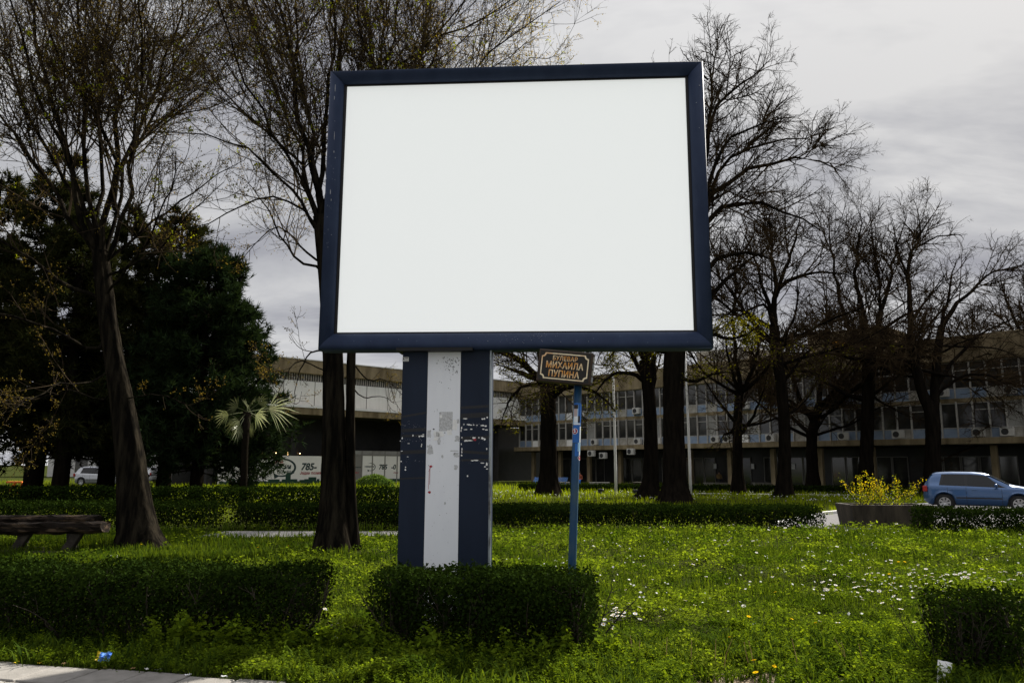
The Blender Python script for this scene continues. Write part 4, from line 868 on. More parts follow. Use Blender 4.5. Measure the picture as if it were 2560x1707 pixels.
bare_tree('linden_tree', 'bare linden whose trunk stands just beside the leaning blue pole', 301, 45.0, [([(1370, 1242), (1371, 1180), (1370, 1060), (1368, 980), (1366, 940)], [.72, .52, .46, .44, .42], 0)],
          [([(1362, 960), (1330, 925), (1290, 890), (1230, 872), (1180, 890), (1140, 950)], (.22, .03), -1), ([(1370, 970), (1400, 975), (1440, 962), (1500, 985), (1540, 1030)], (.2, .03), -2), ([(1366, 940), (1350, 880), (1330, 800), (1300, 700)], (.28, .03), 1), ([(1366, 940), (1390, 860), (1420, 760), (1440, 660)], (.28, .03), -1), ([(1366, 960), (1310, 960), (1270, 1000), (1250, 1070)], (.12, .02), -2), ([(1368, 950), (1440, 880), (1500, 830), (1560, 760)], (.2, .03), 2)], 6, 6, FC(low=3200, lowz=(1.8, 8.5)), autospread=(40, 98), group=GT)
bare_tree('linden_tree', 'largest bare linden with the broad crown beside the billboard', 302, 36.3, [([(1688, 1262), (1686, 1200), (1684, 1080), (1683, 960), (1688, 880), (1696, 800)], [.76, .55, .51, .50, .50, .48], 0)],
          [([(1700, 800), (1730, 640), (1776, 531), (1820, 510), (1867, 504), (1912, 504), (1957, 527), (1992, 536), (2050, 576)], (.24, .025), -1.0),
           ([(1698, 780), (1740, 560), (1776, 478), (1827, 446), (1903, 415), (1966, 397), (2037, 402), (2104, 429)], (.24, .025), .8),
           ([(1698, 780), (1750, 500), (1772, 357), (1776, 280), (1783, 225), (1768, 170), (1766, 135)], (.26, .02), -.6),
           ([(1740, 520), (1778, 280), (1823, 225), (1881, 200), (1903, 170), (1935, 140)], (.16, .015), 1.2),
           ([(1735, 600), (1800, 360), (1870, 320), (1940, 300), (2000, 290)], (.15, .015), -2.0),
           ([(1720, 700), (1780, 440), (1850, 380), (1930, 350), (2010, 345), (2060, 360)], (.16, .015), 2.2),
           ([(1700, 820), (1745, 720), (1783, 647), (1830, 632), (1872, 629), (1930, 650), (1960, 660)], (.22, .025), -2.0),
           ([(1700, 830), (1760, 770), (1820, 690), (1890, 640), (1950, 600)], (.18, .02), 2.4),
           ([(1695, 860), (1760, 830), (1830, 850), (1870, 835), (1900, 810)], (.16, .02), -1.4),
           ([(1690, 870), (1650, 880), (1600, 855), (1560, 850), (1520, 870)], (.20, .02), -1.0),
           ([(1698, 790), (1660, 620), (1640, 440), (1650, 320), (1670, 240)], (.20, .02), 1.5),
           ([(1698, 790), (1600, 650), (1500, 520), (1420, 420)], (.22, .02), -1), ([(1770, 200), (1720, 150), (1700, 120)], (.05, .012), .5),
           ([(1688, 930), (1730, 960), (1790, 930), (1840, 930)], (.12, .02), -2.4)], 2, 5, FC(low=2600, lowz=(3.0, 8.5), d2=1.35, d3=3.0, d4=8.0, l2=.42, l2max=3.4, k4=4, rmin=.0056), group=GT)
bare_tree('linden_tree', 'slimmer bare linden rising just behind the largest one', 303, 41.6, [([(1622, 1252), (1628, 1200), (1628, 1080), (1622, 980), (1612, 900)], [.62, .42, .36, .34, .32], 0)],
          [([(1612, 900), (1590, 860), (1555, 850), (1520, 900)], (.16, .02), -1), ([(1612, 900), (1620, 800), (1600, 680)], (.2, .02), 1), ([(1620, 960), (1580, 930), (1540, 930), (1500, 960), (1480, 1010)], (.14, .02), -1.5), ([(1614, 910), (1650, 820), (1680, 720)], (.18, .02), .5)], 4, 5.5, FC(low=2600, lowz=(2.5, 8.5)), group=GT)
bare_tree('linden_tree', 'thin bare linden standing right of the white flagpole by the lawn', 304, 48.5, [([(1846, 1240), (1844, 1180), (1842, 1080), (1845, 1020), (1850, 960)], [.48, .32, .28, .27, .25], 0)],
          [([(1843, 1060), (1800, 1010), (1770, 960), (1740, 930)], (.12, .02), -1), ([(1848, 990), (1880, 930), (1900, 860), (1905, 780)], (.16, .02), 1), ([(1850, 970), (1840, 880), (1830, 790), (1850, 700)], (.16, .02), -1), ([(1845, 1090), (1880, 1050), (1905, 990), (1920, 930)], (.12, .02), -1.5)], 9, 6.5, FC(low=140, lowz=(2.5, 7.0)), autospread=(45, 110), group=GT)
bare_tree('linden_tree', 'bare linden with one low arching limb reaching over the flowering planter', 305, 43.5, [([(1960, 1250), (1960, 1180), (1962, 1080), (1956, 980), (1942, 880), (1935, 815)], [.52, .36, .32, .31, .30, .28], 0)],
          [([(1934, 830), (1933, 769), (1944, 718), (1980, 695), (2032, 684), (2100, 681), (2140, 700)], (.20, .02), -1.2), ([(1935, 820), (1903, 808), (1862, 776), (1835, 775), (1790, 800)], (.15, .02), -1), ([(1936, 830), (1920, 752), (1870, 775), (1821, 810), (1790, 830)], (.13, .02), 1.5),
           ([(1934, 800), (1938, 720), (1935, 650), (1925, 570), (1920, 515)], (.17, .015), 1), ([(1934, 800), (1900, 690), (1870, 610), (1850, 560)], (.14, .015), -1.6), ([(1940, 740), (1975, 640), (2000, 570), (1995, 520)], (.14, .015), 1.8), ([(1955, 960), (2000, 900), (2040, 860), (2070, 820)], (.10, .015), -1), ([(1960, 1040), (2010, 1010), (2040, 960), (2060, 900)], (.08, .015), 1)], 8, 6.5, FC(low=900, lowz=(2.5, 8.0), d2=1.7), autospread=(50, 112), group=GT)
bare_tree('linden_tree', 'furthest bare linden close to a concrete column of the office block', 306, 57.0, [([(2034, 1230), (2032, 1180), (2028, 1100), (2035, 1060), (2050, 1010)], [.60, .42, .38, .36, .30], 0)],
          [([(2040, 1040), (2080, 990), (2110, 940), (2140, 900)], (.2, .02), 1), ([(2034, 1060), (2000, 1000), (1980, 940), (1975, 860)], (.18, .02), -1), ([(2048, 1010), (2060, 920), (2070, 820), (2060, 740)], (.2, .02), 0)], 11, 7, FC(low=300, dr=.16), autospread=(50, 108), group=GT)
bare_tree('linden_tree', 'bare linden behind the flowering planter with limbs fanning like a vase', 307, 50.0, [([(2166, 1242), (2166, 1150), (2168, 1040), (2170, 940), (2173, 864)], [.55, .42, .40, .38, .36], 0)],
          [([(2172, 870), (2161, 850), (2163, 786), (2141, 735), (2137, 650), (2151, 565), (2150, 530)], (.2, .02), -1), ([(2173, 870), (2180, 845), (2199, 810), (2202, 735), (2189, 667), (2182, 582), (2175, 530)], (.22, .02), .6), ([(2198, 790), (2229, 701), (2236, 633), (2260, 558), (2255, 520)], (.15, .015), 1.2), ([(2174, 870), (2236, 800), (2290, 772), (2352, 772), (2410, 785)], (.15, .015), -1.5),
           ([(2170, 866), (2150, 850), (2120, 830), (2107, 786), (2086, 684), (2076, 582), (2070, 530)], (.17, .015), 1.5), ([(2170, 880), (2120, 850), (2066, 820), (1998, 847), (1960, 875)], (.14, .015), -2), ([(2172, 1000), (2220, 960), (2260, 900)], (.1, .015), -1)], 11, 6.5, autospread=(60, 116), cfg=FC(dr=.16, low=0, d2=1.7, d3=3.6), group=GT)
bare_tree('linden_tree', 'bare linden with forked trunk behind the roof of the blue car', 308, 47.0, [([(2331, 1246), (2331, 1150), (2332, 1060), (2325, 1020), (2304, 985), (2287, 905), (2274, 837)], [.58, .44, .42, .36, .30, .26, .22], 0), ([(2334, 1040), (2338, 956), (2345, 871), (2355, 813)], [.30, .26, .24, .21], .5)],
          [([(2274, 845), (2277, 752), (2267, 684), (2275, 640), (2287, 616), (2304, 582), (2291, 514)], (.2, .015), .5), ([(2272, 700), (2250, 650), (2240, 600), (2235, 560)], (.11, .012), -1), ([(2287, 620), (2338, 592), (2399, 582), (2410, 600)], (.08, .01), 1), ([(2290, 600), (2330, 540), (2350, 510)], (.07, .01), -.8),
           ([(2354, 820), (2389, 762), (2433, 725), (2474, 684), (2525, 670), (2560, 680)], (.17, .015), .6), ([(2344, 960), (2406, 871), (2474, 820), (2560, 783), (2620, 760)], (.15, .015), -1.5), ([(2354, 820), (2370, 740), (2380, 680), (2400, 640)], (.12, .012), 1.5), ([(2340, 990), (2400, 940), (2470, 930), (2560, 990)], (.12, .012), -2), ([(2280, 800), (2330, 730), (2380, 690)], (.1, .012), -1.2)], 11, 6.5, autospread=(60, 116), cfg=FC(dr=.16, low=0, d2=1.7, d3=3.6), group=GT)
bare_tree('linden_tree', 'bare linden at the road end whose crown leans over the blue car', 309, 52.0, [([(2600, 1240), (2598, 1100), (2590, 1000), (2580, 900)], [.5, .36, .33, .3], 0)],
          [([(2580, 900), (2540, 800), (2510, 740), (2500, 690)], (.17, .015), 0), ([(2580, 900), (2570, 780), (2560, 700), (2555, 650)], (.17, .015), 1), ([(2584, 930), (2530, 900), (2470, 880), (2430, 900)], (.14, .015), -1), ([(2580, 900), (2620, 800), (2640, 700)], (.17, .015), .5)], 12, 7, autospread=(50, 115), cfg=FC(dr=.16, low=0, d2=1.7), group=GT)

# ------------------------------------------------------------------ conifers
def conifer(name, label, seed, base, height, rad, z0, nb, m, tuft=0.34, prof=0.9, group=None, trunk=.32, tn=9):
    rng = np.random.default_rng(seed); root = thing(name, label, 'tree', (base[0], base[1], 0), 0, group)
    bark_tube('trunk', np.array([[0, 0, -.06], [.1, 0, height * .3], [-.1, .1, height * .7], [0, 0, height]]), [trunk, trunk * .8, trunk * .45, .03], M['bark'], root, seed, 10, .06, .2)
    z = z0 + (height - z0) * rng.random(nb) ** 0.9; az = rng.uniform(0, 2 * np.pi, nb); f = (z - z0) / (height - z0)
    L = rad * (1 - f) ** prof * rng.uniform(.65, 1.12, nb) * np.minimum(1, .55 + f * 2.5) + .35
    k = 7; P = np.empty((nb, k, 3)); P[:, 0] = np.stack([np.zeros(nb), np.zeros(nb), z], 1); d = unit(np.stack([np.cos(az), np.sin(az), rng.uniform(-.05, .4, nb)], 1))
    for j in range(1, k): d = unit(d + rng.normal(0, .1, d.shape) + np.array([0, 0, -.10 + .09 * j / 3])); P[:, j] = P[:, j - 1] + d * (L / (k - 1))[:, None]
    R = (L * .014 + .008)[:, None] * np.linspace(1, .3, k)[None]
    P2, R2 = spawn(rng, P, R, 3.0, .25, 45, .36, .06, .12, 5, .6, .008, .3, 1.5)
    o = npmesh('branches', *joinq([tubes(P, R, 3), ribbons(P2, R2, rng)]), M['bark'], root); o['kind'] = 'stuff'
    tp = np.concatenate([P2[:, 1:].reshape(-1, 3), P[:, 3:].reshape(-1, 3)]); tp = tp + rng.normal(0, .06, tp.shape); nt = len(tp)
    dirs = unit(np.concatenate([np.repeat(unit(P2[:, -1] - P2[:, 0]), 4, 0), np.repeat(unit(P[:, -1] - P[:, 0]), 4, 0)]) + np.array([0, 0, .35]))
    c = np.repeat(tp, tn, 0); dd = unit(np.repeat(dirs, tn, 0) * .75 + rng.normal(0, .6, (nt * tn, 3))); ln = rng.uniform(.6, 1.2, (nt * tn, 1)) * tuft; w = unit(np.cross(dd, rng.normal(size=dd.shape))) * tuft * .075
    V = np.stack([c - w, c + w, c + dd * ln], 1).reshape(-1, 3); o = npmesh('needles', V, np.arange(len(V)).reshape(-1, 3), M[m], root); o['kind'] = 'stuff'
    return root
conifer('pine_tree', 'dark bushy pine with long needles beside the white banner', 401, (-14.8, 36.6), 12.0, 4.4, 1.1, 240, 'pine', .42, .55, trunk=.3)
GC = 'dark conifers behind the log bench'
conifer('conifer_tree', 'tall dark conifer with a ridged trunk, first of the group by the orange play frame', 402, (-22.3, 36.4), 17.0, 4.6, 1.7, 210, 'pine2', .40, .75, GC, .42)
conifer('conifer_tree', 'dark conifer with a pale scarred trunk in the middle of the group', 403, (-20.0, 34.6), 13.5, 4.0, 1.8, 170, 'pine2', .38, .75, GC, .36)
conifer('conifer_tree', 'black trunked conifer next to the parked white car', 404, (-20.4, 39.2), 15.0, 4.2, 1.8, 180, 'pine2', .40, .75, GC, .4)
conifer('conifer_tree', 'dark conifer behind the leaning multi limbed tree', 405, (-17.6, 39.5), 15.0, 4.8, 1.4, 200, 'pine2', .42, .7, GC, .36)
conifer('conifer_tree', 'dark conifer at the outer end of the group', 406, (-26.5, 38.0), 16.5, 4.8, 1.7, 180, 'pine2', .42, .75, GC, .4)

# ------------------------------------------------------------------ fan palm
def palm():
    base = atY(618, 1030, 32.6); root = thing('fan_palm', 'pale fan palm with stiff radiating leaves in front of the dark pine', 'palm', (base[0], base[1], 0)); r = random.Random(8)
    b = MB(); b.tube([(0, 0, -.05), (.03, 0, 1.2), (-.02, .02, 2.4), (0, 0, float(base[2]))], [.16, .14, .14, .17], 10); b.build('trunk', M['palmtrunk'], root, True)
    hub = Vector((0, 0, float(base[2])))
    leaves = [(2, 10, 1.95, 30), (348, -18, 1.05, 50), (200, -10, 1.0, 10), (215, 22, .85, 60), (168, -38, .95, 30), (262, -34, .95, 70), (305, 30, .8, 15), (110, 30, .9, 20), (30, 40, .85, 80), (240, -62, .9, 40), (322, -60, .8, 70), (75, -20, .9, 30)]
    for az, el, ln, tw in leaves:
        ln *= 1.05
        a = math.radians(az); e = math.radians(el); d = Vector((math.cos(a) * math.cos(e), math.sin(a) * math.cos(e), math.sin(e))); pet = ln * r.uniform(.35, .75); c = hub + d * pet
        side = d.cross(Vector((0, 0, 1))).normalized(); side = Matrix.Rotation(math.radians(tw + 38), 3, d) @ side; nrm = side.cross(d); b = MB(); b.tube([hub, hub + d * pet * .5 + Vector((0, 0, .02)), c], [.016, .014, .012], 5); n = 17
        for i in range(n):
            th = math.radians(-68 + 136 * i / (n - 1)); q = (d * math.cos(th) + side * math.sin(th)).normalized(); q = (q + nrm * (.14 * (i % 2) - .07) + Vector((0, 0, -.05))).normalized(); L = ln * .70 * (.62 + .38 * math.cos(th * .8)) * r.uniform(.7, 1.12)
            t = q.cross(nrm).normalized() * .019; lift = nrm * .012
            dr = Vector((0, 0, -1)) * L * r.uniform(.06, .30); b.add([c, c + q * L * .5 + t, c + q * L * .5 - t, c + q * L * .95 + dr, c + q * L * .5 + lift], [(0, 1, 4), (0, 4, 2), (1, 3, 4), (4, 3, 2)])
        b.build('palm_leaf', M['palm'] if az in (2, 348, 240, 200) else M['palm_dark'], root)
palm()

# ------------------------------------------------------------------ hedges
GH = 'clipped privet hedges around the lawn'
hedge('clipped_hedge', 'front clipped hedge beside the paving slabs with the blue wrapper', (-5.6, 7.95), (-1.82, 7.62), .86, .68, 66000, .030, 501, 230, GH, thin=.22, gaps=.42)
hedge('clipped_hedge', 'front clipped hedge hiding the foot of the billboard column', (-1.22, 7.52), (0.74, 7.12), .74, .70, 42000, .030, 502, 130, GH, thin=.35, gaps=.25)
hedge('clipped_hedge', 'small ragged end of hedge beside the white card on the verge', (3.46, 6.62), (4.14, 6.48), .58, .64, 9500, .030, 503, 80, GH, thin=.22, gaps=.4)
hedge('clipped_hedge', 'long clipped hedge across the lawn between the billboard column and the driveway', (-1.5, 21.3), (8.35, 21.35), 1.0, .61, 46000, .055, 504, 160, GH, gaps=.12)
hedge('clipped_hedge', 'clipped hedge behind the concrete footpath and the twin stemmed tree', (-7.4, 21.0), (-1.7, 21.3), 1.0, .62, 27000, .055, 505, 120, GH, gaps=.15)
hedge('clipped_hedge', 'dark clipped hedge behind the log bench', (-16.5, 19.9), (-7.5, 20.4), 1.0, .68, 36000, .055, 506, 90, GH)
hedge('clipped_hedge', 'thin clipped hedge in front of the blue car', (10.35, 20.25), (17.0, 18.3), .7, .64, 26000, .055, 507, 120, GH, thin=.4, gaps=.30)
hedge('clipped_hedge', 'second clipped hedge row under the dark pine', (-22, 30.2), (-1.5, 31.4), .9, .74, 34000, .085, 508, 0, GH)
hedge('clipped_hedge', 'low far hedge row at the foot of the office block', (0.5, 52.5), (21.5, 49.6), .9, .42, 20000, .10, 509, 0, GH)
def round_shrub(name, label, c, rx, ry, rz, n, leaf, seed, m='shrub'):
    rng = np.random.default_rng(seed); root = thing(name, label, 'shrub', (c[0], c[1], 0)); d = unit(rng.normal(size=(n, 3))); d[:, 2] = np.abs(d[:, 2]); r = 1 - np.abs(rng.normal(0, .14, n)); lump = 1 + .13 * fract_noise(d[:, 0] * 3, d[:, 2] * 3 + d[:, 1])
    p = d * (r * lump)[:, None] * np.array([rx, ry, rz]); o = npmesh('foliage', *leaf_quads(p, d + rng.normal(0, .6, p.shape), rng.uniform(.7, 1.3, n) * leaf, .36, rng), M[m], root); o['kind'] = 'stuff'
    st = 14; P = np.zeros((st, 4, 3)); P[:, 0, :2] = rng.normal(0, .1, (st, 2)); P[:, 0, 2] = -.03; dd = unit(np.concatenate([rng.normal(0, .6, (st, 2)), np.ones((st, 1))], 1))
    for j in range(1, 4): P[:, j] = P[:, j - 1] + dd * rz * .27
    o = npmesh('stems', *tubes(P, np.full((st, 4), .015), 4), M['hedgestem'], root); o['kind'] = 'stuff'
pb = gnd(935, 1218)
round_shrub('round_shrub', 'rounded leafy shrub in front of the white film panels', (pb[0], pb[1]), 1.55, .9, .95, 5200, .12, 601)

# ------------------------------------------------------------------ log bench
def log_bench():
    root = thing('log_bench', 'rustic bench of heavy weathered split logs on slanting timber legs', 'bench', (-8.75, 15.0, 0), math.radians(-4.5)); r = random.Random(6)
    def log(name, x0, x1, y, z, rx, rz, seed, tilt):
        rng = np.random.default_rng(seed); k = 26; n = 12; V = []; a = np.arange(n) * 2 * np.pi / n
        for i in range(k):
            t = i / (k - 1); x = x0 + (x1 - x0) * t; e = 1 if 0 < i < k - 1 else .9
            for j in range(n):
                rr = 1 + .12 * math.sin(3 * a[j] + 2 * t + seed) + .09 * math.sin(9 * t * 3 + a[j] * 2) + rng.normal(0, .07)
                V.append((x + rng.normal(0, .012), y + math.cos(a[j]) * rx * rr * e, z + tilt * (x - x0) + max(-1, min(.62, math.sin(a[j]))) * rz * rr * e))
        idx = np.arange(k * n).reshape(k, n); nx = np.roll(idx, -1, 1); fs = [tuple(f) for f in np.stack([idx[:-1], nx[:-1], nx[1:], idx[1:]], -1).reshape(-1, 4)] + [tuple(range(n)), tuple((k - 1) * n + q for q in range(n))]
        b = MB(); b.add(V, fs); return b.build(name, M['wood'], root)
    log('seat_log', -1.75, 1.22, -.22, .46, .16, .135, 1, .02); log('back_log', -1.75, .76, .26, .60, .15, .10, 2, .01)
    for x in (-1.35, -.45, .55):
        for s in (-1, 1):
            b = MB(); Mx = Matrix.Translation((x + (.0 if s < 0 else -.25), s * .22, .16)) @ Matrix.Rotation(math.radians(32 * (1 if s < 0 else -.2)), 4, 'Y'); b.bbox(-.085, .085, -.06, .06, -.24, .32, .012, Mx); b.build('leg', M['wood_dark'], root)
    for y, xa, xb in ((-.30, -1.5, 1.0), (.34, -1.9, -.3)):
        b = MB(); b.bbox(xa, xb, y - .09, y + .09, -.02, .07, .015); b.build('ground_runner', M['wood_dark'], root)
log_bench()

# ------------------------------------------------------------------ planter with forsythia
def planter():
    c = gnd(2236, 1321); root = thing('concrete_planter', 'stained brown concrete planter box beside the driveway', 'planter', (c[0], c[1] + .55, 0), math.radians(-3))
    W, D, H = 1.12, .62, .64; b = MB(); t = .09
    lo = .92
    def ring(w, d, z): return [(-w, -d, z), (w, -d, z), (w, d, z), (-w, d, z)]
    P = ring(W * lo, D * lo, -.03) + ring(W, D, H - .012) + ring(W - .012, D - .012, H) + ring(W - t, D - t, H) + ring(W - t - .03, D - t - .03, H - .10)
    fs = [(3, 2, 1, 0), (16, 17, 18, 19)]
    for k in range(4):
        for i in range(4): fs.append((k * 4 + i, k * 4 + (i + 1) % 4, k * 4 + 4 + (i + 1) % 4, k * 4 + 4 + i))
    b.add(P, fs); b.build('planter_box', M['concrete_planter'], root)
    b = MB(); b.add(ring(W - t - .02, D - t - .02, H - .06), [(0, 1, 2, 3)]); b.build('planter_soil', M['soil'], root)
    fr = thing('forsythia_bush', 'yellow flowering forsythia bush growing in the concrete planter', 'bush', (c[0] - .12, c[1] + .6, H - .07)); rng = np.random.default_rng(44)
    n = 34; Pn = np.empty((n, 8, 3)); Pn[:, 0] = np.stack([rng.uniform(-.6, .6, n), rng.uniform(-.3, .3, n), np.zeros(n)], 1); d = unit(np.stack([rng.normal(.02, .45, n) + Pn[:, 0, 0] * .5, rng.normal(0, .3, n), np.ones(n)], 1)); L = rng.uniform(.5, 1.05, n)
    for j in range(1, 8): d = unit(d + rng.normal(0, .07, d.shape) + np.array([0, 0, -.05])); Pn[:, j] = Pn[:, j - 1] + d * (L / 7)[:, None]
    R = np.full((n, 1), .008) * np.linspace(1, .4, 8)[None]; P2, R2 = spawn(rng, Pn, R, 5, .3, 35, .3, .1, .1, 4, .6, .003, .1, .3)
    o = npmesh('stems', *joinq([tubes(Pn, R, 4), tubes(P2, R2, 3)]), M['hedgestem'], fr); o['kind'] = 'stuff'
    q = np.concatenate([Pn[:, 3:].reshape(-1, 3), P2.reshape(-1, 3)]); q = q[rng.integers(0, len(q), 620)] + rng.normal(0, .022, (620, 3)); o = npmesh('flowers', *leaf_quads(q, rng.normal(size=q.shape), rng.uniform(.022, .05, len(q)), .34, rng), M['forsythia'], fr); o['kind'] = 'stuff'
    q = np.concatenate([Pn[:, 1:].reshape(-1, 3)]); q = q[rng.integers(0, len(q), 1100)] + rng.normal(0, .05, (1100, 3)); q[:, 2] = np.maximum(q[:, 2], 0.02); o = npmesh('leaves', *leaf_quads(q, rng.normal(size=q.shape), rng.uniform(.03, .06, len(q)), .3, rng), M['newleaf'], fr); o['kind'] = 'stuff'
planter()

# ------------------------------------------------------------------ car
def make_car(name, label, paint, loc, rotz, group=None):
    root = thing(name, label, 'car', loc, rotz, group)
    XW = (.74, 3.20); tx = [0, .03, .10, .30, .42, .60, 1.0, 1.7, 2.05, 2.30, 2.98, 3.12, 3.6, 3.82, 3.94, 4.0]; tz = [.66, .95, 1.12, 1.40, 1.465, 1.485, 1.50, 1.495, 1.465, 1.40, 1.02, .985, .90, .80, .68, .56]
    def top(x): return float(np.interp(x, tx, tz))
    def belt(x): return min(.97 - .03 * x, top(x) - .035)
    def wid(x): return .83 - .22 * max(0, (.30 - x) / .30) ** 2 - .26 * max(0, (x - 3.5) / .5) ** 2
    def sill(x):
        z = .23 + .10 * max(0, (x - 3.75) / .25) + .14 * max(0, (.2 - x) / .2)
        for w in XW:
            dx = abs(x - w)
            if dx < .365: z = max(z, .30 + math.sqrt(.365 ** 2 - dx * dx))
        return z
    def section(x):
        w = wid(x); s = sill(x); bl = belt(x); tp = top(x); ins = .40 * (tp - bl); P = [(w - .07, s), (w - .015, s + .05)]
        for z, dy in ((.50, .0), (.62, .004), (.66, -.006), (.80, .0)): P.append((w + dy, max(z, s + .055) if z < bl else bl - .01))
        P += [(w - .03, bl), (w - .055, bl + .02 if tp - bl > .06 else bl + .004)]
        for f in (.33, .66, .92): P.append((w - .055 - ins * f, bl + .02 + (tp - .06 - bl - .02) * f if tp - bl > .12 else bl + (tp - bl) * f * .7))
        P += [((w - .055 - ins) * .86, tp - .02), ((w - .055 - ins) * .5, tp - .004), (0, tp)]
        return P
    xs = sorted(set([round(v, 3) for v in list(np.linspace(0, 4, 61)) + [w + s * .364 for w in XW for s in (-1, 1)] + [w + s * .34 for w in XW for s in (-1, 1)] + [.02, .3, 2.3, 2.98, 3.97]])); V = []; k = 14
    for x in xs:
        P = section(x); V += [(x, -y, z) for y, z in P] + [(x, y, z) for y, z in P[::-1][1:]]
    n = 2 * k - 1; fs = [(i * n + j, (i + 1) * n + j, (i + 1) * n + j + 1, i * n + j + 1) for i in range(len(xs) - 1) for j in range(n - 1)]; fs += [tuple(range(n)), tuple((len(xs) - 1) * n + j for j in reversed(range(n)))]
    b = MB(); b.add(V, fs); b.build('body', M[paint], root, True)
    b = MB(); b.box(.25, 3.8, -.70, .70, .20, .62); b.build('underbody', M['trim'], root)
    def surf(x, f, off):      # point on the greenhouse side
        w = wid(x); bl = belt(x); tp = top(x); ins = .40 * (tp - bl); nrm = Vector((0, -1, .38)).normalized(); return Vector((x, -(w - .055 - ins * f), bl + .02 + (tp - .06 - bl - .02) * f)) + nrm * off
    def glassgrid(nm, x0, x1, f0, f1, off, m, par, sl0=0, sl1=0):
        for sgn in (1, -1):
            b = MB(); P = []; nx = 10
            for j in range(5):
                f = f0 + (f1 - f0) * j / 4
                for i in range(nx + 1):
                    x = (x0 + sl0 * j / 4) + ((x1 + sl1 * j / 4) - (x0 + sl0 * j / 4)) * i / nx; p = surf(x, f, off); P.append((p.x, p.y * sgn, p.z))
            b.add(P, [(j * (nx + 1) + i, j * (nx + 1) + i + 1, (j + 1) * (nx + 1) + i + 1, (j + 1) * (nx + 1) + i) for j in range(4) for i in range(nx)]); b.build(nm, m, par, True)
    glassgrid('window_surround', .58, 2.86, .0, .93, .004, M['trim'], root, .10, -.62)
    glassgrid('side_window', .66, 1.46, .06, .86, .008, M['carglass'], root, .12, -.02); glassgrid('side_window', 1.56, 2.72, .06, .86, .008, M['carglass'], root, .0, -.52)
    for (xa, xb, m, nm) in ((2.20, 2.93, 'windscreen', 'windscreen'), (.14, .36, 'carglass', 'rear_window')):
        b = MB(); P = []; 
        for i in range(9):
            x = xa + (xb - xa) * i / 8; S_ = section(x); yy = S_[10][0] * .97; tp = top(x)
            for j in range(9): t = -1 + 2 * j / 8; P.append((x + (.012 if xa > 1 else -.012), yy * t, tp + .006 - .045 * abs(t) ** 3))
        b.add(P, [(i * 9 + j, i * 9 + j + 1, i * 9 + 10 + j, i * 9 + 9 + j) for i in range(8) for j in range(8)]); b.build(nm, M[m], root, True)
    def side_line(nm, pts, w, m):
        for sgn in (1, -1):
            b = MB(); P = []
            for (x, z) in pts:
                S_ = section(x); ys = [p[0] for p in S_[:8]]; zs = [p[1] for p in S_[:8]]; y = float(np.interp(z, zs, ys)); P += [(x - w[0], -(y + .004) * sgn, z - w[1]), (x + w[0], -(y + .004) * sgn, z + w[1])]
            b.add(P, [(2 * i, 2 * i + 1, 2 * i + 3, 2 * i + 2) for i in range(len(pts) - 1)]); b.build(nm, m, root)
    side_line('door_seam', [(1.50, z) for z in np.linspace(.30, .92, 8)], (.006, 0), M['trim']); side_line('door_seam', [(2.68 - .05 * abs(z - .6), z) for z in np.linspace(.30, .86, 8)], (.006, 0), M['trim'])
    side_line('door_seam', [(.86 + .0 * z, z) for z in np.linspace(.72, .90, 4)], (.006, 0), M['trim']); side_line('side_moulding', [(x, .50) for x in np.linspace(1.15, 2.66, 14)], (0, .025), M['trim'])
    for sgn in (1, -1):
        for x in (.98, 1.78):
            b = MB(); y = wid(x) * sgn; b.bbox(x - .09, x + .09, -y - .02 if sgn > 0 else -y - .005, -y + .005 if sgn > 0 else -y + .02, .80, .825, .006); b.build('door_handle', M[paint], root)
        b = MB(); b.lathe([(.02, -.10), (.075, -.07), (.085, 0), (.07, .06), (.02, .085)], 12, Matrix.Translation((2.50, -sgn * .93, .99)) @ Matrix.Rotation(math.pi / 2, 4, 'X') @ Matrix.Diagonal((.8, .75, 1, 1))); b.build('wing_mirror', M[paint], root, True)
        b = MB(); b.tube([(2.52, -sgn * .80, .93), (2.50, -sgn * .88, .965)], .025, 6); b.build('mirror_arm', M['trim'], root)
        b = MB(); Pn = [(3.60, .70, .80), (3.74, .68, .845), (3.90, .50, .775), (3.95, .44, .68), (3.84, .62, .655), (3.68, .725, .70)]; cx = np.mean(Pn, 0); b.add([(x + .02, -sgn * (y + .055), z) for x, y, z in Pn] + [(cx[0] + .05, -sgn * (cx[1] + .08), cx[2])], [(i, (i + 1) % 6, 6) for i in range(6)]); b.build('headlight', M['headlight'], root, True)
        b = MB(); b.bbox(.0, .16, -sgn * .80 - .04, -sgn * .80 + .04, .72, .95, .02); b.build('tail_light', M['taillight'], root)
    b = MB(); b.bbox(3.96, 4.02, -.34, .34, .60, .70, .01); b.build('grille', M['trim'], root); b = MB(); b.bbox(3.97, 4.015, -.5, .5, .30, .42, .01); b.build('bumper_grille', M['trim'], root)
    b = MB(); b.tube([(2.95, .1, 1.045), (2.90, -.35, 1.08), (2.80, -.55, 1.13)], .010, 5); b.build('wiper', M['trim'], root)
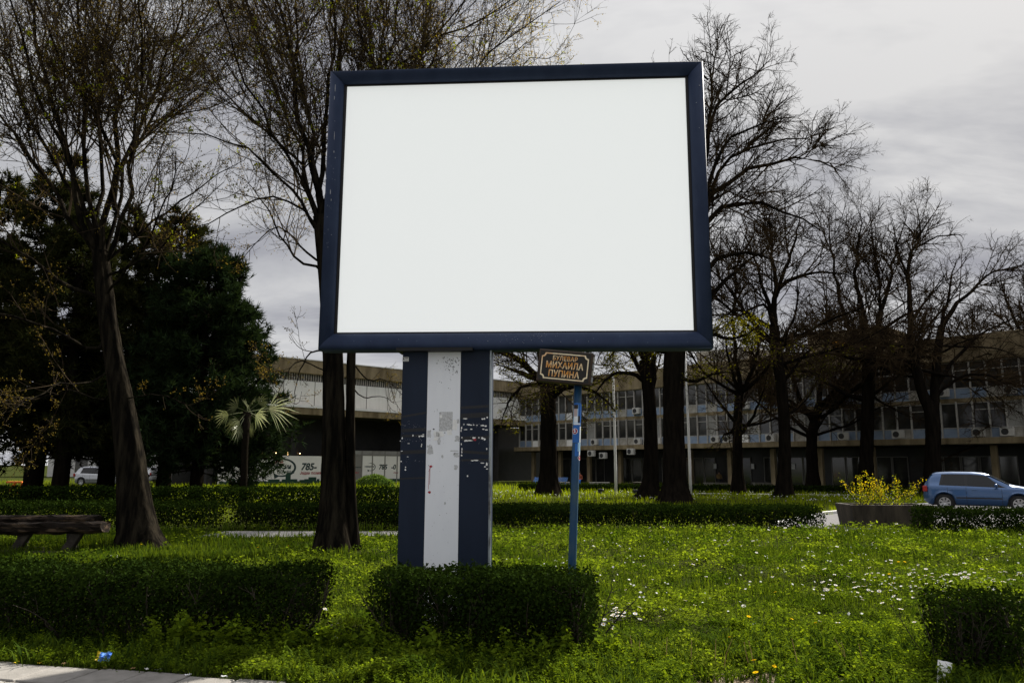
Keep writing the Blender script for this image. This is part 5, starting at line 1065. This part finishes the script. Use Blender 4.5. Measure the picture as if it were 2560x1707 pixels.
    for x in XW:
        for sgn in (1, -1):
            Mx = Matrix.Translation((x, -sgn * .735, .305)) @ Matrix.Rotation(sgn * math.pi / 2, 4, 'X'); wh = bpy.data.objects.new('wheel', None); COL.objects.link(wh); wh.parent = root; wh.empty_display_size = .1
            b = MB(); b.lathe([(.19, -.02), (.20, -.09), (.28, -.095), (.303, -.07), (.303, .07), (.28, .095), (.208, .09), (.195, .02)], 28, Mx); b.build('tyre', M['tyre'], wh, True)
            b = MB(); b.lathe([(.03, .062), (.055, .075), (.06, .05)], 14, Mx)
            for i in range(7):
                R_ = Mx @ Matrix.Rotation(2 * math.pi * i / 7, 4, 'Z'); b.add([R_ @ Vector(p) for p in ((.04, -.03, .055), (.19, -.045, .075), (.19, .045, .075), (.04, .03, .055), (.04, -.03, .03), (.19, -.045, .04), (.19, .045, .04), (.04, .03, .03))], [(0, 1, 2, 3), (0, 4, 5, 1), (2, 6, 7, 3), (1, 5, 6, 2)])
            Pn = []; 
            for rr in (.183, .207):
                for i in range(28): a = 2 * math.pi * i / 28; Pn.append(Mx @ Vector((rr * math.cos(a), rr * math.sin(a), .082)))
            b.add(Pn, [(i, (i + 1) % 28, 28 + (i + 1) % 28, 28 + i) for i in range(28)]); b.build('rim', M['rim'], wh)
    return root
hd = math.atan2(-.54, .84); rw = np.array(gnd(2334, 1275)); o0 = rw[:2] - np.array([math.cos(hd), math.sin(hd)]) * .74 + np.array([-math.sin(hd), math.cos(hd)]) * .735
o0 = o0 + np.array([math.cos(hd), math.sin(hd)]) * .42
make_car('parked_car', 'blue five door hatchback parked behind the thin hedge', 'cargreyblue', (o0[0], o0[1], .012), hd)
g1 = gnd(200, 1214); make_car('parked_car', 'silver car parked beyond the dark conifers', 'carsilver', (g1[0], g1[1], 0), math.radians(-12), 'cars far behind the conifers')
g2 = gnd(262, 1212); make_car('parked_car', 'white car parked beyond the conifers, next to the leaning trunk', 'carwhite', (g2[0] + 1.5, g2[1] + 6, 0), math.radians(165), 'cars far behind the conifers')

# ------------------------------------------------------------------ flagpoles, walls, small far things
for u, v, t in ((1540, 1233, 'white flagpole between two bare lindens'), (1727, 1236, 'white flagpole next to the trunk of the largest linden')):
    p = gnd(u, v); root = thing('flagpole', t, 'flagpole', (p[0], p[1], 0), 0, 'white flagpoles on the lawn'); b = MB(); b.tube([(0, 0, -.1), (0, 0, 1.5), (-.04, 0, 6), (-.09, 0, 10.0)], [.095, .085, .068, .045], 12); b.build('mast', M['polewhite'], root, True)
    b = MB(); b.lathe([(.03, 0), (.07, .04), (.07, .09), (.02, .14)], 10, Matrix.Translation((-.09, 0, 10.0))); b.build('finial', M['polewhite'], root, True); b = MB(); b.lathe([(.18, -.02), (.18, .03), (.10, .06)], 14); b.build('base_plate', M['mullion'], root)
def lowwall(u0, u1, v0, v1, label, m='concrete_light', th=.5):
    p = gnd(u0, v1); q = gnd(u1, v1); h = CAM_H - (v0 - 1164.5) * p[1] / F_PX; L = np.linalg.norm(q - p); ang = math.atan2(q[1] - p[1], q[0] - p[0]); root = thing('low_wall', label, 'wall', (p[0], p[1], 0), ang); b = MB(); b.bbox(0, L, 0, th, -.05, h - .08, .02); b.build('wall_body', M[m], root); b = MB(); b.bbox(-.04, L + .04, -.05, th + .05, h - .08, h, .02); b.build('coping', M[m], root)
lowwall(1386, 1424, 1203, 1215, 'low concrete wall beside the blue metal rack', 'concrete_light'); lowwall(1454, 1478, 1210, 1215, 'very low pale ledge where a person sits', 'concrete_light'); lowwall(1478, 1524, 1203, 1215, 'low stained concrete wall next to the white flagpole', 'concrete_light')
lowwall(1588, 1618, 1202, 1226, 'brown low wall behind the stone block by the lindens', 'concrete_planter'); lowwall(1765, 1838, 1203, 1214, 'long low concrete wall in front of the notices', 'concrete_light'); lowwall(1888, 1942, 1202, 1216, 'low streaked concrete wall between two thin lindens', 'concrete_light')
p = gnd(1593, 1227); root = thing('stone_block', 'rough pale stone block lying on the lawn edge', 'stone', (p[0], p[1], 0)); b = MB(); b.bbox(-.42, .42, -.3, .3, -.03, .30, .06); b.bbox(-.30, .34, -.24, .22, .28, .40, .05); b.build('stone', M['concrete_light'], root)
for u, v, t in ((1502, 1236, 'small black ground floodlight near the white flagpole'), (1590, 1238, 'small black ground floodlight near the stone block')):
    p = gnd(u, v); root = thing('floodlight', t, 'floodlight', (p[0], p[1], 0), 0, 'ground floodlights on the lawn'); b = MB(); b.bbox(-.16, .16, -.1, .1, .08, .34, .03); b.build('lamp_housing', M['trim'], root); b = MB(); b.tube([(0, 0, -.03), (0, 0, .1)], .03, 6); b.build('stake', M['trim'], root)
def rack(u, v, label, w):
    p = gnd(u, v); root = thing('metal_rack', label, 'rack', (p[0], p[1], 0), math.radians(-30)); 
    for i in range(5): b = MB(); z = .42 + .07 * i; b.tube([(-w / 2, -.1 + .05 * i, z), (w / 2, -.1 + .05 * i, z + .03)], .022, 6); b.build('rail', M['bluemetal'], root)
    for x in (-w * .35, w * .35): b = MB(); b.tube([(x, 0, -.03), (x, 0, .78)], .03, 6); b.build('post', M['bluemetal'], root)
rack(1348, 1216, 'shiny blue metal bench beside the linden trunk', 1.0); rack(1400, 1216, 'blue metal rail seat in front of the low concrete wall', 1.4)
def person(label, loc, rotz, top, legs, sitz):
    root = thing('person', label, 'person', loc, rotz); s = sitz
    pts = {'pel': (0, 0, s + .10), 'wst': (0, .02, s + .30), 'chs': (0, -.02, s + .50), 'nck': (0, -.04, s + .64), 'hd': (0, -.06, s + .74), 'hd2': (0, -.05, s + .84)}
    order = list(pts); V = [pts[k_] for k_ in order]; R = [.15, .14, .165, .06, .085, .075]; E_ = [(0, 1), (1, 2), (2, 3), (3, 4), (4, 5)]
    for sg in (-1, 1):
        i = len(V); V += [(sg * .10, -.18, s + .10), (sg * .12, -.42, s + .10), (sg * .12, -.45, s - .16), (sg * .12, -.46, max(s - .38, .06)), (sg * .12, -.58, max(s - .40, .04)), (sg * .19, -.03, s + .54), (sg * .25, -.06, s + .28), (sg * .16, -.26, s + .18), (sg * .10, -.32, s + .16)]
        R += [.085, .075, .06, .045, .04, .06, .05, .04, .035]; E_ += [(0, i), (i, i + 1), (i + 1, i + 2), (i + 2, i + 3), (i + 3, i + 4), (2, i + 5), (i + 5, i + 6), (i + 6, i + 7), (i + 7, i + 8)]
    me = bpy.data.meshes.new('body'); me.from_pydata(V, E_, []); o = link('body', me, root); md = o.modifiers.new('skin', 'SKIN'); 
    for sv, r_ in zip(me.skin_vertices[0].data, R): sv.radius = (r_, r_)
    me.skin_vertices[0].data[0].use_root = True; o.modifiers.new('sub', 'SUBSURF').levels = 2; o.modifiers['sub'].render_levels = 2
    bpy.context.view_layer.update(); m2 = bpy.data.meshes.new_from_object(o.evaluated_get(bpy.context.evaluated_depsgraph_get())); o.modifiers.clear(); o.data = m2
    for mm in (top, legs, 'skin', 'trim'): m2.materials.append(M[mm])
    for p in m2.polygons:
        c = p.center; p.use_smooth = True; p.material_index = 2 if c.z > s + .645 or (c.y < -.27 and c.z > s + .135 and c.z < s + .24 and abs(c.x) < .17 and abs(c.x) > .06 and c.z > s + .19) else (3 if c.z < max(s - .36, .08) else (1 if c.z < s + .2 else 0))
    b = MB(); b.lathe([(.02, .10), (.07, .085), (.095, .03), (.093, -.03), (.06, -.06)], 12, Matrix.Translation((0, -.035, s + .80))); b.build('hair', M['hair'], root, True)
p = gnd(1449, 1214); person('seated person in a rust red top and blue trousers on the pale ledge', (p[0], p[1] - .1, 0), math.radians(-20), 'cloth_red', 'cloth_blue', .34)
p = gnd(1797, 1213); person('seated person in an ochre jacket and dark trousers on the long low wall', (p[0], p[1] - .15, 0), math.radians(15), 'cloth_tan', 'cloth_dark', .40)
p = gnd(26, 1233); root = thing('play_frame', 'orange slanted play frame on the lawn behind the conifers', 'play equipment', (p[0], p[1], 0))
for (a, c) in (((-.25, 0, -.03), (.25, 0, .62)), ((.22, .35, -.03), (.45, .3, .62))): b = MB(); b.tube([a, c], .06, 8); b.build('strut', M['orange'], root)
b = MB(); b.bbox(-.28, .62, -.07, .25, .58, .68, .02); b.build('seat_board', M['orange'], root)

# ------------------------------------------------------------------ grass, clover, weeds
def polar_pts(rng, n, d0, d1, power, half=0.72, x_off=0.0):
    # density falls with distance so that the sward stays equally fine to the eye
    u = rng.random(n); e = 2 - power
    d = (d0 ** e + u * (d1 ** e - d0 ** e)) ** (1 / e) if abs(e) > 1e-6 else d0 * (d1 / d0) ** u
    th = rng.uniform(-half, half, n); x = d * th; return x, d
def lawn_mask(x, y):
    ok = pav_dist(x, y) < 0.0 - .05
    dr = (y > 21.2) & (y < 40) & (x > 7.4) & ~((x < 11.08) & (y > 22.3 + (x - 7.5) * 1.5)) & ~((x >= 11.08) & (y > 27.9 + (x - 11.08) * .96))
    ok &= ~dr
    ok &= ~((x > -7.2) & (x < -1.45) & (y > 17.75 + .1 * (x + 7)) & (y < 19.95))
    ok &= ~((x < -1.4) & (y > 29.6) & (y < 32.0)) & ~((x < -7.3) & (y > 19.2 + .05 * (x + 12)) & (y < 21.2)) & ~((x > -7.5) & (x < 8.4) & (y > 20.45) & (y < 22.0))
    ok &= ~((x > -1.25) & (x < -.3) & (y > 8.4) & (y < 8.8))
    return ok
def place(templates, x, y, z, sc, rng, lean=.25, tmpl_idx=None):
    n = len(x); rot = rng.uniform(0, 2 * np.pi, n); ti = rng.integers(0, len(templates), n) if tmpl_idx is None else tmpl_idx; parts = []
    for k, (V, Fc) in enumerate(templates):
        s = np.where(ti == k)[0]
        if not len(s): continue
        c, sn = np.cos(rot[s])[:, None], np.sin(rot[s])[:, None]; S_ = sc[s][:, None]
        px = (V[None, :, 0] * c - V[None, :, 1] * sn) * S_ + x[s][:, None]; py = (V[None, :, 0] * sn + V[None, :, 1] * c) * S_ + y[s][:, None]; pz = V[None, :, 2] * S_ + z[s][:, None]
        VV = np.stack([px, py, pz], -1).reshape(-1, 3); FF = (Fc[None] + (np.arange(len(s)) * len(V))[:, None, None]).reshape(-1, Fc.shape[1]); parts.append((VV, FF))
    return joinq(parts)
def clover_templates(rng, k=10):
    T = []
    for _ in range(k):
        n = rng.integers(5, 9); p = np.stack([rng.normal(0, .035, n), rng.normal(0, .035, n), rng.uniform(.015, .085, n)], 1); nr = np.array([0, 0, 1.0]) + rng.normal(0, .55, (n, 3)); V, Fc = leaf_quads(p, nr, rng.uniform(.022, .040, n), .42, rng); V[:, 2] = np.maximum(V[:, 2], .003); T.append((V, Fc))
    return T
def blade_templates(rng, k=10, h=.10, nb=4, spread=.03, lean=.35):
    T = []
    for _ in range(k):
        V = []; Fc = []
        for i in range(nb):
            bx, by = rng.normal(0, spread, 2); a = rng.uniform(0, 6.28); L = h * rng.uniform(.6, 1.25); w = .0035 * h / .1 + .001; d = np.array([math.cos(a), math.sin(a), 0]); sd = np.array([-d[1], d[0], 0]) * w; ln = rng.uniform(.1, lean * 2); b0 = np.array([bx, by, 0]); m = b0 + d * L * ln * .35 + UPV * L * .6; t = b0 + d * L * ln + UPV * L * (1 - ln * .3); o = len(V)
            V += [b0 - sd, b0 + sd, m + sd * .8, m - sd * .8, t]; Fc += [[o, o + 1, o + 2, o + 3], [o + 3, o + 2, o + 4, o + 4]]
        T.append((np.array(V), np.array(Fc)))
    return T
def tri_fix(Fc):      # quads with a doubled last index become plain triangles: split into two meshes-friendly triangles
    q = Fc[Fc[:, 2] != Fc[:, 3]]; t = Fc[Fc[:, 2] == Fc[:, 3]][:, :3]; return np.concatenate([q[:, [0, 1, 2]], q[:, [0, 2, 3]], t])
def lawn():
    rng = np.random.default_rng(77)
    def pat(x, y): return fract_noise(x * .33, y * .33, 1.0) * .6 + fract_noise(x + 3, y * 1.1 + 1, .35) * .4
    x, y = polar_pts(rng, 68000, 6.3, 21.5, 2.6, .88); ok = lawn_mask(x, y); x, y = x[ok], y[ok]; pv = pat(x, y); cl = rng.random(len(x)) < np.clip(.66 + .9 * pv - .55 * (1 - sstep(-4.5, -1.5, x)), .06, .96)
    s = np.clip(y / 9.5, .8, 2.2) * rng.uniform(.7, 1.25, len(x))
    mnd = np.clip(fract_noise(x * 1.0 + .3 * y, y * .8, .55) * .7 + fract_noise(x - y, x * .6 + y, 1.3) * .5, -.4, 1.2)
    V, Fc = place(clover_templates(rng), x[cl], y[cl], gz(x[cl], y[cl]) + .10 * np.maximum(mnd[cl], 0) ** .7, s[cl] * np.clip(.85 + .35 * mnd[cl], .45, 1.35), rng); o = npmesh('clover', V, Fc, M['clover']); tag(o, 'yellow green clover and chickweed covering the lawn', 'ground cover', kind='stuff')
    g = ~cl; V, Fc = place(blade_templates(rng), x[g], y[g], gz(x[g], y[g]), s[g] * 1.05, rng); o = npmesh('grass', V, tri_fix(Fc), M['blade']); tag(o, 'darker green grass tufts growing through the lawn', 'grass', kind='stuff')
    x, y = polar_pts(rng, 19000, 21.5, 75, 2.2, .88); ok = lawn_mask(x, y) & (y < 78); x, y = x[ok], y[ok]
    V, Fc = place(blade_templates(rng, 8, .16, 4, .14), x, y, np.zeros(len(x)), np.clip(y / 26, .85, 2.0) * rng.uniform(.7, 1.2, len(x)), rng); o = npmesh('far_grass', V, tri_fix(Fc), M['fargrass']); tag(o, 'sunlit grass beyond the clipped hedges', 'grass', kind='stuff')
    # tall dark tufts in loose drifts
    n = 5200; x, y = polar_pts(rng, n, 8.0, 20.5, 1.9, .86); ok = lawn_mask(x, y) & (fract_noise(x * .45 + 5, y * .62 + 2, 1) + .35 * fract_noise(x * 2, y * 2.3, 1) > .28); x, y = x[ok], y[ok]
    V, Fc = place(blade_templates(rng, 10, .17, 7, .035, .5), x, y, gz(x, y), np.clip(y / 13, .7, 1.4) * rng.uniform(.6, 1.2, len(x)), rng); o = npmesh('tall_grass', V, tri_fix(Fc), M['tallgrass']); tag(o, 'drifts of taller dark grass in the lawn', 'grass', kind='stuff')
    # grass on the near verge
    n = 5200; x = rng.uniform(-5.4, 5.2, n); y = rng.uniform(5.7, 7.6, n); ok = (pav_dist(x, y) < -.03) & (rng.random(n) < np.where(x > .6, .9, .18)) & ~((x > 1.0) & (x < 3.3) & (y < 6.72) & (rng.random(n) < .82)); x, y = x[ok], y[ok]
    V, Fc = place(blade_templates(rng, 12, .17, 9, .03, .5), x, y, np.zeros(len(x)), rng.uniform(.5, 1.25, len(x)), rng); o = npmesh('verge_grass', V, tri_fix(Fc), M['blade']); tag(o, 'longer grass tufts on the verge by the bare soil', 'grass', kind='stuff')
lawn()
def weeds():
    rng = np.random.default_rng(88)
    def weed_t(k=12):
        T = []
        for _ in range(k):
            parts = []; ns = rng.integers(3, 6)
            for _s in range(ns):
                h = rng.uniform(.08, .26); a = rng.uniform(0, 6.28); ln = rng.uniform(.1, .5); m = int(h / .030) + 2; t = np.linspace(.15, 1, m); base = np.array([*rng.normal(0, .03, 2), 0]); c = base + np.stack([np.cos(a) * ln * h * t, np.sin(a) * ln * h * t, h * t], 1)
                for sgn in (0, np.pi):
                    az = np.arange(m) * 1.57 + sgn + rng.uniform(0, .4); d = np.stack([np.cos(az), np.sin(az), rng.uniform(-.5, .9, m)], 1); d = unit(d); L = (.018 + .034 * np.sin(np.pi * np.clip(t * .85 + .1, 0, 1))) * rng.uniform(.8, 1.25, m); sd = unit(np.cross(d, unit(UPV + rng.normal(0, .5, (m, 3))))) ; V = np.stack([c, c + d * (L * .5)[:, None] + sd * (L * .36)[:, None], c + d * L[:, None] - UPV * (L * .25)[:, None], c + d * (L * .5)[:, None] - sd * (L * .36)[:, None]], 1).reshape(-1, 3); parts.append((V, np.arange(4 * m).reshape(-1, 4)))
            V, Fc = joinq(parts); V[:, 2] = np.maximum(V[:, 2], .004); T.append((V, Fc))
        return T
    n = 2600; x = rng.uniform(-6.5, 1.35, n); dd = rng.uniform(-1.15, -.03, n) ** 1 ; 
    y = PV0[1] + (x - PV0[0]) * PVD[1] / PVD[0] - dd
    dens = np.clip(.35 + .5 * fract_noise(x * .8, y * 1.2, 1) + .25 * (x + 4) / 4, .1, 1); k = rng.random(n) < dens; x, y, dd = x[k], y[k], dd[k]
    V, Fc = place(weed_t(), x, y, np.zeros(len(x)), rng.uniform(.55, 1.1, len(x)) * np.clip(.5 - dd * .35, .5, .9), rng); o = npmesh('weeds', V, Fc, M['weed']); tag(o, 'leafy chickweed and nettle weeds between hedge and pavement', 'weeds', kind='stuff')
    # climbing up the shaded hedge face
    n = 110; x = rng.uniform(-3.2, .9, n); y = 7.60 - .11 * (x + 1.5) - .42 - rng.uniform(0, .16, n); V, Fc = place(weed_t(), x, y, np.zeros(n), rng.uniform(.8, 1.55, n), rng); o = npmesh('tall_weeds', V, Fc, M['weed']); tag(o, 'taller weeds growing up the front of the hedges', 'weeds', kind='stuff')
    n = 330; x = rng.uniform(2.0, 4.8, n); y = rng.uniform(6.0, 8.2, n); V, Fc = place(weed_t(), x, y, gz(x, y), rng.uniform(.5, 1.0, n), rng); o = npmesh('verge_weeds', V, Fc, M['weed']); tag(o, 'low weeds round the small ragged hedge end', 'weeds', kind='stuff')
weeds()

# ------------------------------------------------------------------ flowers
def flower_mesh(name, r, petals, m1, m2, stem):
    b = MB(); b.cur = 0
    for i in range(petals):
        a = 2 * math.pi * i / petals; d = Vector((math.cos(a), math.sin(a), .12)); s = Vector((-math.sin(a), math.cos(a), 0)) * r * .30; c = Vector((0, 0, stem)); b.add([c + d * r * .2, c + d * r * .6 + s, c + d * r, c + d * r * .6 - s], [(0, 1, 2, 3)])
    b.cur = 1; b.lathe([(r * .30, stem), (r * .24, stem + r * .16), (r * .05, stem + r * .2)], 7)
    b.cur = 2; b.tube([(0, 0, -.01), (.004, .002, stem * .6), (0, 0, stem)], .0018, 4)
    o = b.build(name, [m1, m2, M['blade']]); me = o.data; bpy.data.objects.remove(o); return me
def flowers():
    r = random.Random(9); dm = [flower_mesh('daisy', .020, 9, M['petal'], M['yellow'], .10), flower_mesh('daisy', .020, 9, M['petal'], M['yellow'], .07), flower_mesh('daisy', .019, 9, M['petal'], M['yellow'], .13)]
    pts = []
    while len(pts) < 290:
        q = r.random()
        if q < .50: u, v = r.uniform(2050, 2570), r.gauss(1478, 26) + (2300 - r.uniform(2050, 2570)) * .05
        elif q < .60: u, v = r.gauss(1545, 26), r.gauss(1570, 14)
        elif q < .66: u, v = r.gauss(1800, 60), r.gauss(1378, 10)
        elif q < .74: u, v = r.uniform(1300, 2550), r.gauss(1330, 8)
        elif q < .80: u, v = r.gauss(810, 30), r.gauss(1575, 35)
        else: u, v = r.uniform(1450, 2550), r.uniform(1330, 1600)
        if not (1312 < v < 1640): continue
        p = gnd(u, v); 
        if not lawn_mask(np.array([p[0]]), np.array([p[1]]))[0] or p[1] > 20.7: continue
        pts.append(p)
    for p in pts:
        o = link('daisy', r.choice(dm)); o.location = (p[0], p[1], float(gz(p[0], p[1]))); sc = r.uniform(.9, 1.5) * (1 + max(0, (p[1] - 9) * .05)); o.scale = (sc, sc, sc); o.rotation_euler = (r.gauss(.25, .2), r.gauss(0, .25), r.uniform(0, 6)); tag(o, 'small white daisy standing among the lawn clover', 'daisy', 'white daisies in the lawn')
    # far daisies along the lit lawn
    rng = np.random.default_rng(12); n = 900; x = rng.uniform(-12, 26, n); y = rng.uniform(36, 50, n); ok = lawn_mask(x, y); x, y = x[ok], y[ok]; V, Fc = leaf_quads(np.stack([x, y, rng.uniform(.10, .22, len(x))], 1), rng.normal(0, .5, (len(x), 3)) + [0, -.4, 1], rng.uniform(.05, .09, len(x)), .4, rng); o = npmesh('far_daisies', V, Fc, M['petal']); tag(o, 'scatter of tiny white flowers on the far lit lawn', 'flowers', kind='stuff')
    n = 1500; x, y = polar_pts(rng, n, 8.6, 20.6, 1.3, .66); ok = lawn_mask(x, y) & (x > -1) & (fract_noise(x * .5, y * .5, 1) + .5 * x / y > .2); x, y = x[ok], y[ok]; V, Fc = leaf_quads(np.stack([x, y, gz(x, y) + rng.uniform(.08, .14, len(x))], 1), rng.normal(0, .35, (len(x), 3)) + [0, -.3, 1], rng.uniform(.026, .046, len(x)), .45, rng); o = npmesh('tiny_daisies', V, Fc, M['petal']); tag(o, 'sprinkle of tiny white blossoms across the near lawn', 'flowers', kind='stuff')
    ym = flower_mesh('dandelion', .024, 14, M['yellow'], M['yellow'], .16)
    for u, v in ((1897, 1690), (1914, 1690), (1903, 1720), (2232, 1448), (2243, 1440), (2250, 1415), (2255, 1412), (1948, 1490), (1868, 1566), (1964, 1570), (1836, 1625), (344, 1372), (31, 1583), (650, 1372), (720, 1365), (2052, 1584)):
        p = gnd(u, v + 14); o = link('dandelion', ym); o.location = (p[0], p[1], float(gz(p[0], p[1]))); o.rotation_euler = (r.gauss(.2, .15), r.gauss(0, .2), r.uniform(0, 6)); tag(o, 'yellow dandelion flower on a thin stalk', 'dandelion', 'yellow dandelions')
    for u0, v0, u1, v1 in ((1787, 1594, 1792, 1680), (1727, 1596, 1727, 1682), (1667, 1592, 1664, 1672), (1872, 1600, 1892, 1684), (1984, 1598, 1994, 1690), (2082, 1590, 2134, 1680), (2100, 1602, 2128, 1684), (2352, 1590, 2346, 1678), (1826, 1594, 1808, 1680), (1857, 1602, 1880, 1682), (2150, 1610, 2170, 1680), (1600, 1600, 1590, 1660), (1578, 1590, 1574, 1650)):
        p = gnd(u1, v1); q = atY(u0, v0, p[1]); b = MB(); b.tube([(0, 0, -.02), ((q[0] - p[0]) * .5 + r.uniform(-.01, .01), r.uniform(-.03, .03), q[2] * .5), (q[0] - p[0], r.uniform(-.05, .05), q[2])], [.0042, .0036, .002], 5)
        o = b.build('dry_stalk', M['straw']); o.location = (p[0], p[1], 0); tag(o, 'thin dry straw stalk rising from the verge', 'stalk', 'dry stalks on the verge')
flowers()

# ------------------------------------------------------------------ litter
def crumple(name, label, cat, u, v, w, d, h, m, seed, group=None, z=.02, strip=None):
    r = random.Random(seed); p = gnd(u, v); b = MB(); n = 5; P = []
    for i in range(n + 1):
        for j in range(n + 1): P.append(((i / n - .5) * w + r.uniform(-.1, .1) * w / n, (j / n - .5) * d + r.uniform(-.1, .1) * d / n, h * (.5 + .5 * math.sin(i * 1.7 + seed) * math.cos(j * 1.3)) + r.uniform(0, .25) * h))
    b.add(P, [(i * (n + 1) + j, i * (n + 1) + j + 1, (i + 1) * (n + 1) + j + 1, (i + 1) * (n + 1) + j) for i in range(n) for j in range(n)]); mats = [M[m], M[strip]] if strip else M[m]
    if strip: b.mi = [1 if f < 5 else 0 for f in range(len(b.f))]
    o = b.build(name, mats); sm = o.modifiers.new('thick', 'SOLIDIFY'); sm.thickness = .002; o.location = (p[0], p[1], z); o.rotation_euler = (r.uniform(-.1, .1), r.uniform(-.1, .1), r.uniform(0, 3)); return tag(o, label, cat, group)
o = crumple('crisp_packet', 'crumpled blue foil wrapper at the edge of the paving', 'wrapper', 258, 1664, .11, .08, .045, 'wrapper', 1, None, .03, 'wrapyellow'); o.rotation_euler = (.9, .1, .2); o.location.z = .06
o = crumple('paper_card', 'white paper card standing in the verge grass', 'card', 2364, 1712, .10, .17, .006, 'paper', 2, None, .05); o.rotation_euler = (1.25, .1, -.5); o.location.z = .09
crumple('paper_litter', 'pale flat stone like scrap beside the leaning tree trunk', 'litter', 292, 1398, .28, .16, .05, 'paper', 3)
for i, (u, v) in enumerate(((330, 1676), (366, 1678), (395, 1679), (160, 1664), (98, 1663), (262, 1674), (470, 1692), (560, 1697), (720, 1703), (40, 1661))):
    crumple('litter_scrap', 'small dry leaf or paper scrap lying on the paving edge', 'litter', u, v, .05, .025, .008, ('brownleaf', 'paper', 'paper', 'brownleaf', 'wrapyellow')[i % 5], 20 + i, 'scraps along the paving edge', .018)
crumple('litter_scrap', 'brown cardboard scrap in the hedge gap', 'litter', 822, 1652, .16, .07, .02, 'brownleaf', 40, None, .03)
